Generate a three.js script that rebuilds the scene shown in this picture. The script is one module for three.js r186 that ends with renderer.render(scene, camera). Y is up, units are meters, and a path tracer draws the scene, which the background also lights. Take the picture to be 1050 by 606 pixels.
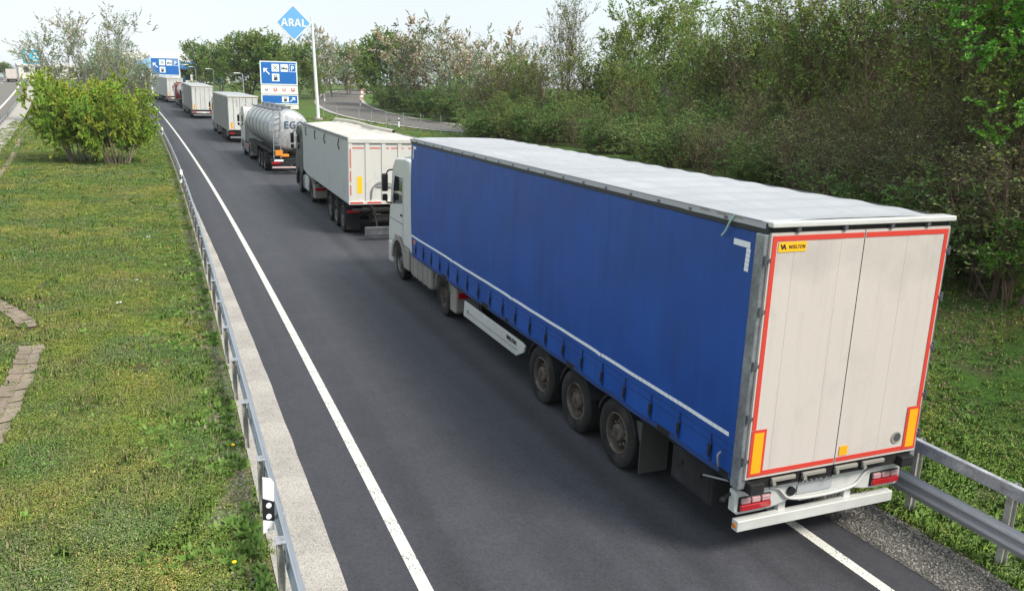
import * as THREE from 'three';
import { mergeGeometries } from 'three/addons/utils/BufferGeometryUtils.js';
import { RoundedBoxGeometry } from 'three/addons/geometries/RoundedBoxGeometry.js';
import { FontLoader } from 'three/addons/loaders/FontLoader.js';
import { TextGeometry } from 'three/addons/geometries/TextGeometry.js';

// ------------------------------------------------------------------ camera, sky, sun, exposure
const scene = new THREE.Scene();
const renderer = new THREE.WebGLRenderer({ antialias: true });
renderer.toneMapping = THREE.LinearToneMapping;
renderer.toneMappingExposure = 1.43;
renderer.shadowMap.enabled = true;
renderer.setSize(1024, 590);
const CAM = { x: -6.845, y: 5.285, z: 6.612, yaw: 0.39575, pitch: -0.2485, roll: 0.0221, f: 839.5, W: 1050, H: 606 };
const camera = new THREE.PerspectiveCamera(2 * Math.atan(CAM.H / 2 / CAM.f) * 180 / Math.PI, 1024 / 590, 0.1, 4000);
camera.position.set(CAM.x, CAM.y, CAM.z);
const cFwd = new THREE.Vector3(Math.sin(CAM.yaw) * Math.cos(CAM.pitch), Math.sin(CAM.pitch), -Math.cos(CAM.yaw) * Math.cos(CAM.pitch));
const cRight0 = new THREE.Vector3(Math.cos(CAM.yaw), 0, Math.sin(CAM.yaw));
const cUp0 = new THREE.Vector3().crossVectors(cRight0, cFwd);
camera.up.copy(cUp0).multiplyScalar(Math.cos(CAM.roll)).addScaledVector(cRight0, -Math.sin(CAM.roll));
camera.lookAt(camera.position.clone().add(cFwd));
scene.add(camera);

const sunDir = new THREE.Vector3(0.36, 0.74, 0.60).normalize();
{ // hazy spring sky: pale at the horizon, faintly blue above, milky glow round the veiled sun
  const w = 256, h = 128, data = new Float32Array(w * h * 4), d = new THREE.Vector3();
  for (let j = 0; j < h; j++) for (let i = 0; i < w; i++) {
    const el = ((j + 0.5) / h - 0.5) * Math.PI, az = ((i + 0.5) / w - 0.5) * 2 * Math.PI;
    d.set(Math.cos(el) * Math.cos(az), Math.sin(el), Math.cos(el) * Math.sin(az));
    const t = Math.max(0, d.y), k = Math.pow(1 - t, 4.5), g = Math.pow(Math.max(0, d.dot(sunDir)), 4) * 0.45;
    const n = 0.03 * Math.sin(az * 3 + 4 * t) * Math.sin(az * 7 - 9 * t + 1) * (t > 0 ? 1 : 0);
    const o = (j * w + i) * 4;
    data[o] = 0.55 + 0.12 * k + g + n; data[o + 1] = 0.655 + 0.055 * k + g * 0.97 + n; data[o + 2] = 0.73 + 0.0 * k + g * 0.92 + n; data[o + 3] = 1;
    if (d.y < 0) { data[o] *= 0.5; data[o + 1] *= 0.5; data[o + 2] *= 0.45; }
  }
  const sky = new THREE.DataTexture(data, w, h, THREE.RGBAFormat, THREE.FloatType);
  sky.mapping = THREE.EquirectangularReflectionMapping; sky.magFilter = sky.minFilter = THREE.LinearFilter; sky.needsUpdate = true;
  scene.background = sky; scene.environment = sky;
}
const sun = new THREE.DirectionalLight(new THREE.Color(1, 0.95, 0.86), 3.0);
sun.position.copy(sunDir).multiplyScalar(150).add(new THREE.Vector3(0, 0, -40)); sun.target.position.set(0, 0, -40);
sun.castShadow = true; sun.shadow.radius = 32; sun.shadow.mapSize.set(2048, 2048);
Object.assign(sun.shadow.camera, { left: -90, right: 90, top: 90, bottom: -90, near: 1, far: 400 });
scene.add(sun, sun.target);
scene.fog = new THREE.FogExp2(0xe8edf0, 0.00015);

// ------------------------------------------------------------------ small tools
const font = await new FontLoader().loadAsync('fonts/droid/droid_sans_bold.typeface.json');
function RNG(seed) { let s = seed >>> 0; return () => { s = (s + 0x6D2B79F5) >>> 0; let t = s; t = Math.imul(t ^ (t >>> 15), t | 1); t ^= t + Math.imul(t ^ (t >>> 7), t | 61); return ((t ^ (t >>> 14)) >>> 0) / 4294967296; }; }
const rnd = RNG(7);
const clamp = (v, a, b) => Math.min(b, Math.max(a, v)), lerp = (a, b, t) => a + (b - a) * t;
const sstep = (a, b, v) => { const t = clamp((v - a) / (b - a), 0, 1); return t * t * (3 - 2 * t); };
function hash2(x, y) { let h = Math.imul(x | 0, 374761393) + Math.imul(y | 0, 668265263); h = Math.imul(h ^ (h >>> 13), 1274126177); return ((h ^ (h >>> 16)) >>> 0) / 4294967296; }
function vn(x, y, per = 0) { // value noise 0..1, tiling when per is given
  const xi = Math.floor(x), yi = Math.floor(y), fx = x - xi, fy = y - yi, u = fx * fx * (3 - 2 * fx), v = fy * fy * (3 - 2 * fy);
  const m = per ? (a) => ((a % per) + per) % per : (a) => a;
  const a = hash2(m(xi), m(yi)), b = hash2(m(xi + 1), m(yi)), c = hash2(m(xi), m(yi + 1)), d = hash2(m(xi + 1), m(yi + 1));
  return lerp(lerp(a, b, u), lerp(c, d, u), v);
}
function fbm(x, y, per = 0, oct = 4) { let s = 0, a = 0.5, t = 0; for (let i = 0; i < oct; i++) { s += a * vn(x, y, per); t += a; a *= 0.5; x *= 2; y *= 2; per *= 2; } return s / t; }
function makeTex(n, fn, repeat, srgb = true) { // fn(u, v) in 0..1 -> [r, g, b] 0..1
  const d = new Uint8Array(n * n * 4);
  for (let j = 0; j < n; j++) for (let i = 0; i < n; i++) { const c = fn(i / n, j / n, i, j), o = (j * n + i) * 4; d[o] = clamp(c[0], 0, 1) * 255; d[o + 1] = clamp(c[1], 0, 1) * 255; d[o + 2] = clamp(c[2], 0, 1) * 255; d[o + 3] = 255; }
  const t = new THREE.DataTexture(d, n, n); t.wrapS = t.wrapT = THREE.RepeatWrapping; t.magFilter = THREE.LinearFilter; t.minFilter = THREE.LinearMipmapLinearFilter; t.generateMipmaps = true;
  if (srgb) t.colorSpace = THREE.SRGBColorSpace; t.repeat.set(repeat[0], repeat[1]); t.needsUpdate = true; return t;
}
const grey = (v) => [v, v, v];
function mat(color, roughness = 0.6, metalness = 0, extra = {}) { return new THREE.MeshStandardMaterial({ color: new THREE.Color(color), roughness, metalness, side: THREE.DoubleSide, ...extra }); }
function phys(color, roughness, extra = {}) { return new THREE.MeshPhysicalMaterial({ color: new THREE.Color(color), roughness, side: THREE.DoubleSide, ...extra }); }

function norm(g) { // non-indexed, position + normal + uv only
  if (g.index) g = g.toNonIndexed();
  for (const k of Object.keys(g.attributes)) if (!['position', 'normal', 'uv', 'color'].includes(k)) g.deleteAttribute(k);
  if (!g.attributes.normal) g.computeVertexNormals();
  if (!g.attributes.uv) g.setAttribute('uv', new THREE.BufferAttribute(new Float32Array(g.attributes.position.count * 2), 2));
  return g;
}
function metreUV(g) { // uv in metres by the dominant side of each face
  const p = g.attributes.position, n = g.attributes.normal, uv = g.attributes.uv;
  for (let i = 0; i < p.count; i++) { const x = Math.abs(n.getX(i)), y = Math.abs(n.getY(i)), z = Math.abs(n.getZ(i));
    if (x >= y && x >= z) uv.setXY(i, p.getZ(i), p.getY(i)); else if (y >= z) uv.setXY(i, p.getX(i), p.getZ(i)); else uv.setXY(i, p.getX(i), p.getY(i)); }
  return g;
}
function join(geos) { geos = (Array.isArray(geos) ? geos : [geos]).flat(9).map(norm); return geos.length === 1 ? geos[0] : mergeGeometries(geos); }
const used = {};
function numbered(n) { const k = used[n] = (used[n] ?? -1) + 1; return k ? n + '_' + String(k).padStart(3, '0') : n; }
function mesh(name, geos, m, parent, keepUV = false) { const g = join(geos); if (!keepUV) metreUV(g); const o = new THREE.Mesh(g, m); o.name = name; o.castShadow = o.receiveShadow = true; if (parent) parent.add(o); return o; }
function tag(o, label, category, group, kind) { if (label) o.userData.label = label; if (category) o.userData.category = category; if (group) o.userData.group = group; if (kind) o.userData.kind = kind; return o; }
function thing(name, label, category, pos = [0, 0, 0], turn = 0, group) { const o = new THREE.Group(); o.name = numbered(name); o.position.set(...pos); o.rotation.y = turn; scene.add(o); return tag(o, label, category, group); }
function struct(name, geos, m, keepUV = true) { const o = mesh(numbered(name), geos, m, scene, keepUV); o.userData.kind = 'structure'; return o; }
const bx = (w, h, d, x, y, z, r = 0) => (r ? new RoundedBoxGeometry(w, h, d, 2, Math.min(r, w / 2.01, h / 2.01, d / 2.01)) : new THREE.BoxGeometry(w, h, d)).translate(x, y, z);
const span = (x0, x1, y0, y1, z0, z1, r = 0) => bx(x1 - x0, y1 - y0, z1 - z0, (x0 + x1) / 2, (y0 + y1) / 2, (z0 + z1) / 2, r);
function cylX(r, len, x, y, z, seg = 24, r2) { return new THREE.CylinderGeometry(r2 ?? r, r, len, seg).rotateZ(Math.PI / 2).translate(x, y, z); }
function cylY(r, len, x, y, z, seg = 16, r2) { return new THREE.CylinderGeometry(r2 ?? r, r, len, seg).translate(x, y, z); }
function cylZ(r, len, x, y, z, seg = 24, r2) { return new THREE.CylinderGeometry(r2 ?? r, r, len, seg).rotateX(Math.PI / 2).translate(x, y, z); }
function bar(a, b, r, seg = 6) { const A = new THREE.Vector3(...a), B = new THREE.Vector3(...b), L = A.distanceTo(B); const g = new THREE.CylinderGeometry(r, r, L, seg); g.applyQuaternion(new THREE.Quaternion().setFromUnitVectors(new THREE.Vector3(0, 1, 0), B.clone().sub(A).normalize())); return g.translate((a[0] + b[0]) / 2, (a[1] + b[1]) / 2, (a[2] + b[2]) / 2); }
function tube(pts, r, seg = 20, rs = 8) { return new THREE.TubeGeometry(new THREE.CatmullRomCurve3(pts.map((p) => new THREE.Vector3(...p))), seg, r, rs); }
function profZ(pts, x0, x1, bevel = 0) { // side profile given as [z, y], extruded across x
  const s = new THREE.Shape(pts.map(([z, y]) => new THREE.Vector2(-z, y)));
  const g = new THREE.ExtrudeGeometry(s, { depth: x1 - x0 - 2 * bevel, bevelEnabled: bevel > 0, bevelSize: bevel, bevelThickness: bevel, bevelOffset: -bevel, bevelSegments: 3, curveSegments: 6 });
  return g.rotateY(Math.PI / 2).translate(x0 + bevel, 0, 0);
}
function profX(pts, z0, z1, bevel = 0) { // cross profile [x, y], extruded along z
  const s = new THREE.Shape(pts.map(([x, y]) => new THREE.Vector2(x, y)));
  return new THREE.ExtrudeGeometry(s, { depth: z1 - z0 - 2 * bevel, bevelEnabled: bevel > 0, bevelSize: bevel, bevelThickness: bevel, bevelOffset: -bevel, bevelSegments: 2 }).translate(0, 0, z0 + bevel);
}
function text(str, size, depth, centre = true) { const g = new TextGeometry(str, { font, size, depth, curveSegments: 4, bevelEnabled: false }); g.computeBoundingBox(); const b = g.boundingBox; if (centre) g.translate(-(b.min.x + b.max.x) / 2, -(b.min.y + b.max.y) / 2, 0); return g; }
function sheet(nu, nv, fn) { // parametric grid; fn(u, v) -> [x, y, z, tu, tv]
  const P = [], U = [], I = [];
  for (let j = 0; j <= nv; j++) for (let i = 0; i <= nu; i++) { const q = fn(i / nu, j / nv); P.push(q[0], q[1], q[2]); U.push(q[3] ?? i / nu, q[4] ?? j / nv); }
  for (let j = 0; j < nv; j++) for (let i = 0; i < nu; i++) { const a = j * (nu + 1) + i, b = a + 1, c = a + nu + 1, e = c + 1; I.push(a, b, e, a, e, c); }
  const g = new THREE.BufferGeometry(); g.setAttribute('position', new THREE.Float32BufferAttribute(P, 3)); g.setAttribute('uv', new THREE.Float32BufferAttribute(U, 2)); g.setIndex(I); g.computeVertexNormals(); return g;
}
function canvasTex(w, h, draw) { const c = document.createElement('canvas'); c.width = w; c.height = h; draw(c.getContext('2d'), w, h); const t = new THREE.CanvasTexture(c); t.colorSpace = THREE.SRGBColorSpace; return t; }

// ------------------------------------------------------------------ shape of the land
// the slip road bends gently left and climbs out of a dip; its surface falls a little to the right
const rise = (z) => { const d = -z; return d < 45 ? 0 : d < 110 ? 0.026 * (d - 45) ** 2 / 130 : d < 260 ? 0.845 + 0.026 * (d - 110) : 4.745 + 0.3 * (1 - Math.exp(-(d - 260) / 60)); };
const bend = (z) => -2.3e-4 * z * z - (z < -130 ? 0.002 * (z + 130) ** 2 : 0);
const lineL = (z) => -4.66 + bend(z);                                   // left edge line of the slip road
const headAt = (z) => Math.atan((bend(z - 1) - bend(z + 1)) / -2);      // heading to the left
const roadY = (x, z) => rise(z) - 0.012 * clamp(x - bend(z), -6, 3);
const asphL = (z) => lineL(z) - 0.78 - 0.42 * sstep(0, -40, z);
const stripL = (z) => -6.13 + bend(z);
const shiftR = (z) => 1.0 * sstep(-4, -22, z);                          // the lane widens a little further on
const asphR = (z) => 0.72 + shiftR(z) + bend(z) + 0.035 * Math.sin(z * 1.7) + 0.03 * (vn(z * 2.3, 5) - 0.5);
const chanR = (() => { const k = [[6, -9.5], [-6, -9.44], [-10, -9.4], [-12.3, -9.52], [-14.1, -10.1], [-16.7, -11.3], [-24, -13.2], [-37, -14.5], [-59, -16.6], [-81, -19], [-110, -21.9], [-160, -27], [-260, -40], [-420, -62]];
  return (z) => { for (let i = 1; i < k.length; i++) if (z >= k[i][0]) { const t = (z - k[i - 1][0]) / (k[i][0] - k[i - 1][0]); return lerp(k[i - 1][1], k[i][1], t); } return k.at(-1)[1]; }; })();
const hwayR = (z) => { const d = -z; return -12.6 - 0.083 * d - 8e-5 * d * d - (d < 30 ? 0 : 0); };    // right edge of the motorway's paved shoulder
const side = new THREE.CatmullRomCurve3([[80, -60], [55, -66], [38, -74], [28.5, -83], [23, -97], [20.6, -115], [21.8, -140], [26.5, -168], [31.5, -190], [40, -214], [60, -245], [95, -270]].map(([x, z]) => new THREE.Vector3(x, 0, z)));
const sidePts = side.getSpacedPoints(160);
const sideDist = (x, z) => { let m = 1e9; for (const p of sidePts) { const a = (p.x - x) ** 2 + (p.z - z) ** 2; if (a < m) m = a; } return Math.sqrt(m); };
const sideHalf = 4.2;
function landY(x, z) { // grass surface, sunk under everything paved
  let y = roadY(x, z);
  const u = x - bend(z);
  if (u > 2) y += 0.35 * sstep(2, 9, u) * sstep(-90, -40, z) + 1.4 * sstep(5, 16, u) * sstep(-75, -35, z);
  if (x < -30) y += 0;
  const sd = (z < -50 && x > 5) ? sideDist(x, z) : 99;
  const inRoad = u > -6.11 && u < 1.55 + shiftR(z), inSide = sd < sideHalf + 0.4, inHw = x < hwayR(z) + 0.1 && x > hwayR(z) - 34, inCh = z > -130 && x < chanR(z) + 0.03 && x > chanR(z) - 0.6;
  if (inRoad || inSide || inHw || inCh) return y - 0.07;
  const soft = Math.min(1, Math.min(Math.abs(u + 6.16), Math.abs(u - 1.55)) / 0.8);
  return y + soft * (0.09 * (fbm(x * 0.5, z * 0.5, 0, 3) - 0.5) + 0.05 * (vn(x * 2, z * 2) - 0.5));
}
// ------------------------------------------------------------------ surfaces
const T = {};
T.asphalt = makeTex(1024, (u, v, i, j) => { const s = hash2(i, j), m = fbm(u * 8, v * 8, 8, 4), f = vn(u * 170, v * 170, 170), c = vn(u * 70, v * 70, 70); let a = 0.262 + 0.03 * (m - 0.5) + 0.08 * (s - 0.5) + 0.06 * (f - 0.5) + 0.03 * (c - 0.5); if (s > 0.988) a += 0.12; return [a * 0.99, a * 0.98, a * 1.04]; }, [0.4, 0.4]);
T.asphaltB = makeTex(512, (u, v, i, j) => grey(0.5 + 0.5 * (vn(u * 200, v * 200, 200) - 0.5) + 0.4 * (hash2(i, j) - 0.5)), [0.8, 0.8], false);
T.asphaltR = makeTex(512, (u, v) => grey(0.84 + 0.12 * (fbm(u * 24, v * 2, 24, 4) - 0.5)), [0.12, 0.02], false);
T.concrete = makeTex(1024, (u, v, i, j) => { const s = hash2(i >> 1, j >> 1), f = vn(u * 220, v * 220, 220), m = fbm(u * 6, v * 6, 6, 4); let a = 0.66 + 0.14 * (m - 0.5) + 0.17 * (f - 0.5) + 0.13 * (s - 0.5); if (f < 0.16) a -= 0.12; return [a * 1.02, a * 0.975, a * 0.925]; }, [0.5, 0.5]);
T.concreteB = makeTex(512, (u, v, i, j) => grey(0.5 + 0.7 * (vn(u * 140, v * 140, 140) - 0.5) + 0.3 * (hash2(i, j) - 0.5)), [0.6, 0.6], false);
T.gravel = makeTex(512, (u, v, i, j) => { const f = vn(u * 90, v * 90, 90), s = vn(u * 40, v * 40, 40), c = hash2(i >> 2, j >> 2); let a = 0.33 + 0.25 * (f - 0.5) + 0.2 * (c - 0.5) + 0.12 * (s - 0.5); return [a * 1.02, a * 0.98, a * 0.93]; }, [0.8, 0.8]);
T.grass = makeTex(1024, (u, v, i, j) => { const f = vn(u * 160, v * 160, 160), g = vn(u * 60, v * 60, 60), m = fbm(u * 5, v * 5, 5, 4), s = hash2(i, j); const l = 0.78 + 0.5 * (f - 0.5) + 0.35 * (s - 0.5) + 0.3 * (g - 0.5), br = clamp((m - 0.42) * 2.2, 0, 1); return [l * lerp(0.78, 0.95, br), l * lerp(0.92, 0.86, br), l * lerp(0.6, 0.66, br)]; }, [0.4, 0.4]);
T.grassB = makeTex(512, (u, v, i, j) => grey(0.5 + 0.6 * (vn(u * 130, v * 130, 130) - 0.5) + 0.4 * (hash2(i, j) - 0.5)), [0.5, 0.5], false);
T.dirt = makeTex(1024, (u, v) => { const st = fbm(u * 60, v * 2, 60, 3), m = fbm(u * 5, v * 5, 5, 5), f = vn(u * 200, v * 200, 200); const a = 0.94 - 0.22 * Math.max(0, m - 0.48) - 0.06 * Math.max(0, st - 0.5) + 0.02 * (f - 0.5); return [a, a * 0.992, a * 0.98]; }, [0.33, 0.33]);
T.grime = makeTex(512, (u, v, i, j) => { const m = fbm(u * 6, v * 6, 6, 5), f = vn(u * 120, v * 120, 120); const a = 0.55 + 0.7 * (m - 0.5) + 0.2 * (f - 0.5) + 0.08 * hash2(i, j); return [a, a * 0.97, a * 0.94]; }, [0.9, 0.9]);
T.tarp = makeTex(1024, (u, v) => { const m = fbm(u * 4, v * 4, 4, 5), c = fbm(u * 50, v * 3, 50, 3), f = vn(u * 260, v * 260, 260); const a = 0.90 + 0.10 * (m - 0.5) + 0.07 * (c - 0.5) + 0.03 * (f - 0.5); return [a, a, a * 1.0]; }, [0.2, 0.2]);
T.curtainB = makeTex(1024, (u, v) => grey(0.5 + 0.22 * (fbm(u * 16, v * 2, 16, 4) - 0.5) + 0.25 * (fbm(u * 6, v * 6, 6, 3) - 0.5)), [0.3, 0.18], false);
T.curtain = makeTex(1024, (u, v) => { const m = fbm(u * 5, v * 5, 5, 5), st = fbm(u * 70, v * 2, 70, 3), f = vn(u * 300, v * 300, 300); const a = 0.88 + 0.22 * (m - 0.5) + 0.08 * (st - 0.5) + 0.04 * (f - 0.5), dust = Math.max(0, fbm(u * 9 + 3, v * 3, 0, 4) - 0.6) * 0.2; return [a + dust * 1.5, a + dust, a + dust * 0.3]; }, [0.25, 0.25]);
T.galv = makeTex(512, (u, v, i, j) => { const m = fbm(u * 10, v * 10, 10, 4), s = vn(u * 60, v * 60, 60); const a = 0.80 + 0.3 * (m - 0.5) + 0.12 * (s - 0.5); return [a, a, a * 1.01]; }, [0.7, 0.7]);
T.bark = makeTex(256, (u, v, i, j) => { const m = fbm(u * 20, v * 4, 20, 4); const a = 0.7 + 0.6 * (m - 0.5); return [a, a * 0.95, a * 0.9]; }, [2, 1]);
T.paint = makeTex(512, (u, v, i, j) => { const f = vn(u * 70, v * 70, 70), m = fbm(u * 6, v * 6, 6, 4), s = hash2(i, j); let a = 0.93 + 0.1 * (m - 0.5) + 0.05 * (s - 0.5); a *= 1 - 0.42 * sstep(0.68, 0.78, f * 0.7 + m * 0.4); return [a, a * 0.99, a * 0.96]; }, [1, 1]);

const M = {
  asphalt: mat(0xffffff, 1, 0, { vertexColors: true, map: T.asphalt, roughnessMap: T.asphaltR, bumpMap: T.asphaltB, bumpScale: 0.004 }),
  asphaltOld: mat(0xffffff, 0.95, 0, { map: T.concrete, color: new THREE.Color(0.42, 0.40, 0.39), bumpMap: T.asphaltB, bumpScale: 0.003 }),
  asphaltSide: mat(0xffffff, 0.95, 0, { map: T.concrete, color: new THREE.Color(0.34, 0.33, 0.33), bumpMap: T.asphaltB, bumpScale: 0.003 }),
  concrete: mat(0xffffff, 0.95, 0, { map: T.concrete, bumpMap: T.concreteB, bumpScale: 0.006 }),
  slabB: mat(0xffffff, 0.95, 0, { map: T.concrete, color: new THREE.Color(0.62, 0.52, 0.43), bumpMap: T.concreteB, bumpScale: 0.01 }),
  slab: mat(0xffffff, 0.95, 0, { map: T.concrete, color: new THREE.Color(0.68, 0.58, 0.49), bumpMap: T.concreteB, bumpScale: 0.006 }),
  gravel: mat(0xffffff, 1, 0, { map: T.gravel, bumpMap: T.concreteB, bumpScale: 0.02 }),
  line: mat(0xffffff, 0.75, 0, { map: T.paint, color: new THREE.Color(0.80, 0.79, 0.76) }),
  land: mat(0xffffff, 1, 0, { map: T.grass, vertexColors: true, bumpMap: T.grassB, bumpScale: 0.04 }),
  galv: mat(0xcfd0d4, 0.55, 0.15, { map: T.galv }),
  galvBlue: mat(0xc2c9d0, 0.5, 0.15, { map: T.galv }),
  post: mat(0xcdcabf, 0.75, 0.1, { map: T.galv }),
  white: phys(0xd9dad8, 0.35, { map: T.dirt, clearcoat: 0.3, clearcoatRoughness: 0.3 }),
  offWhite: phys(0xdcd6cd, 0.5, { map: T.dirt }),
  door: phys(0xd2c9c4, 0.45, { map: T.dirt }),
  
  sideFar: mat(0x8f8d89, 0.55, 0.1, { map: T.tarp }),
  blue: phys(0x0850ab, 0.46, { map: T.curtain, bumpMap: T.curtainB, bumpScale: 0.03 }),
  blueStrap: mat(0x173a74, 0.7),
  black: mat(0x16171a, 0.6), rubber: mat(0x3b3b40, 0.85, 0, { map: T.grime }), tyre: mat(0x454342, 0.92, 0, { map: T.grime }),
  chassis: mat(0x3a3938, 0.8, 0.1, { map: T.grime }), blackBand: mat(0x2b2e33, 0.5),
  rim: mat(0xb5aaa0, 0.7, 0.25, { map: T.grime }), rimSilver: mat(0xc5c4c3, 0.45, 0.4, { map: T.grime }),
  alu: mat(0xb4b7ba, 0.42, 0.55, { map: T.galv }), aluDark: mat(0x7d8084, 0.5, 0.5, { map: T.galv }),
  greyDirty: mat(0x98948d, 0.75, 0.05, { map: T.dirt }), greyPlastic: mat(0x7f8184, 0.7),
  red: mat(0xc8362c, 0.5), redFaded: mat(0xc46a5e, 0.55), redTape: mat(0xcb3f34, 0.45), orange: mat(0xf2a516, 0.45), yellow: mat(0xf0c21c, 0.5), tapeWhite: mat(0xe6e8ea, 0.4),
  lampRed: phys(0xa81520, 0.15, { clearcoat: 1 }), lampPale: phys(0xb98f90, 0.2, { clearcoat: 1 }), lampClear: phys(0xd8cfcf, 0.15, { clearcoat: 1 }), lampAmber: phys(0xd47a18, 0.2, { clearcoat: 1 }),
  glass: phys(0x1b2226, 0.06, { clearcoat: 1 }),
  tarpWhite: mat(0xb9b9bc, 0.6, 0, { map: T.tarp }), tarpBeige: mat(0xd8d0c6, 0.8, 0, { map: T.dirt }),
  signBlue: mat(0x1767b8, 0.45), signWhite: mat(0xe9ebea, 0.45), steelWhite: mat(0xdfe2e2, 0.5),
};
M.line.map.repeat.set(1.2, 1.2);

// ------------------------------------------------------------------ the setting
function ribbon(name, xa, xb, z0, z1, yoff, m, nu = 6, step = 1) {
  const zs = []; for (let z = z0; z > z1; z -= step * Math.max(1, -z / 60)) zs.push(z); zs.push(z1);
  return struct(name, sheet(nu, zs.length - 1, (u, v) => { const z = zs[Math.round(v * (zs.length - 1))], x = lerp(xa(z), xb(z), u); return [x, roadY(x, z) + yoff, z, x - bend(z), z]; }), m);
}
{ // one sheet of land out to the horizon
  const us = [-900, -500, -300, -200, -140, -100, -80, -65, -55, -48, -42, -37, -33, -30, -27, -25, -23, -21, -19.5, -18, -17, -16];
  for (let u = -15.6; u < -9.8; u += 0.3) us.push(u);
  for (let u = -9.8; u < -6.17; u += 0.12) us.push(u);
  us.push(-6.16, -6.147, -6.135, -6.1, -5.4, -4, -2, 0, 1.4, 1.5, 1.56); for (let u = 1.7; u < 14; u += 0.3) us.push(u);
  for (let u = 14; u < 40; u += 1.3) us.push(u); us.push(44, 50, 58, 70, 90, 120, 160, 220, 320, 500, 900);
  const zs = []; for (let z = 30; z > 6; z -= 2) zs.push(z); for (let z = 6; z > -26; z -= 0.18) zs.push(z); for (let z = -26, s = 0.25; z > -420; z -= s, s = Math.min(4, s * 1.025)) zs.push(z); zs.push(-460, -520, -600, -720, -900, -1300, -2000);
  const nu = us.length - 1, nv = zs.length - 1, col = [];
  const g = sheet(nu, nv, (u, v) => { const z = zs[Math.round(v * nv)], uu = us[Math.round(u * nu)], x = uu + bend(Math.max(z, -200)) * sstep(-60, -30, uu) ; return [x, landY(x, z), z, x, z]; });
  const P = g.attributes.position;
  for (let i = 0; i < P.count; i++) {
    const x = P.getX(i), z = P.getZ(i), u = x - bend(z);
    const a = fbm(x * 0.35, z * 0.35, 0, 4), b = fbm(x * 1.3 + 9, z * 1.3, 0, 3), c = fbm(x * 4, z * 4 + 31, 0, 3);
    let r = 0.175, gg = 0.265, bl = 0.042;                                   // green turf
    const dry = sstep(0.48, 0.68, a * 0.6 + b * 0.4); r = lerp(r, 0.25, dry); gg = lerp(gg, 0.275, dry); bl = lerp(bl, 0.075, dry);
    const bare = sstep(0.57, 0.66, b * 0.6 + c * 0.4); r = lerp(r, 0.25, bare * 0.85); gg = lerp(gg, 0.19, bare * 0.85); bl = lerp(bl, 0.125, bare * 0.85);
    if (u < -6 && u > -7.3) { const e = sstep(-7.2, -6.2, u), stony = sstep(0.52, 0.60, e * 0.32 + b * 0.35 + c * 0.33); r = lerp(r, 0.42, stony); gg = lerp(gg, 0.37, stony); bl = lerp(bl, 0.29, stony); }
    const dch = Math.abs(x - (chanR(z) + 0.15)); if (z > -20 && z < -10) { const e = sstep(1.3, 0.1, dch) * sstep(0.35, 0.6, b); r = lerp(r, 0.27, e); gg = lerp(gg, 0.17, e); bl = lerp(bl, 0.11, e); }
    col.push(r, gg, bl);
  }
  g.setAttribute('color', new THREE.Float32BufferAttribute(col, 3));
  struct('ground', g, M.land);
}
{ // lengthwise wear and oil staining of the lane as tone of the surface itself
  const road = ribbon('slip_road', asphL, asphR, 14, -420, 0, M.asphalt, 48, 0.6), P = road.geometry.attributes.position, col = [];
  for (let i = 0; i < P.count; i++) { const u = P.getX(i) - bend(P.getZ(i)), z = P.getZ(i); const st = fbm(u * 2.6 + 0.2 * vn(z * 0.15, 3), z * 0.035, 0, 4), bl = fbm(u * 0.9, z * 0.22, 0, 3), k = 1 + 0.8 * (st - 0.5) + 0.3 * (bl - 0.5); col.push(k * 0.88, k * 0.88, k * 0.91); }
  road.geometry.setAttribute('color', new THREE.Float32BufferAttribute(col, 3));
}
ribbon('concrete_strip', stripL, (z) => asphL(z) - 0.002 + 0.02 * (vn(z * 3, 1) - 0.5), 14, -300, 0.012, M.concrete, 4, 0.6);
ribbon('gravel_shoulder', (z) => asphR(z) - 0.03, (z) => bend(z) + shiftR(z) + 1.52 + 0.12 * (vn(z * 1.3, 8) - 0.5), 14, -150, 0.006, M.gravel, 4, 0.3);
ribbon('edge_line', (z) => lineL(z) - 0.075, (z) => lineL(z) + 0.075, 14, -260, 0.006, M.line, 1, 0.6);
ribbon('edge_line', (z) => bend(z) + shiftR(z) + 0.04, (z) => bend(z) + shiftR(z) + 0.19, 14, -260, 0.006, M.line, 1, 0.6);
ribbon('motorway_shoulder', (z) => hwayR(z) - 1.75, hwayR, 14, -420, 0.0, M.concrete, 3, 2);
ribbon('motorway', (z) => hwayR(z) - 34, (z) => hwayR(z) - 1.75, 14, -420, 0.004, M.asphaltOld, 6, 2);
ribbon('motorway_line', (z) => hwayR(z) - 3.5, (z) => hwayR(z) - 3.2, 14, -420, 0.012, M.line, 1, 2);
for (let d = 40; d < 300; d += 18) ribbon('lane_dash', (z) => hwayR(z) - 7.3, (z) => hwayR(z) - 7.1, -d, -d - 6, 0.012, M.line, 1, 2);
ribbon('motorway_line', (z) => hwayR(z) - 14.6, (z) => hwayR(z) - 14.35, 14, -420, 0.012, M.line, 1, 2);
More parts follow.
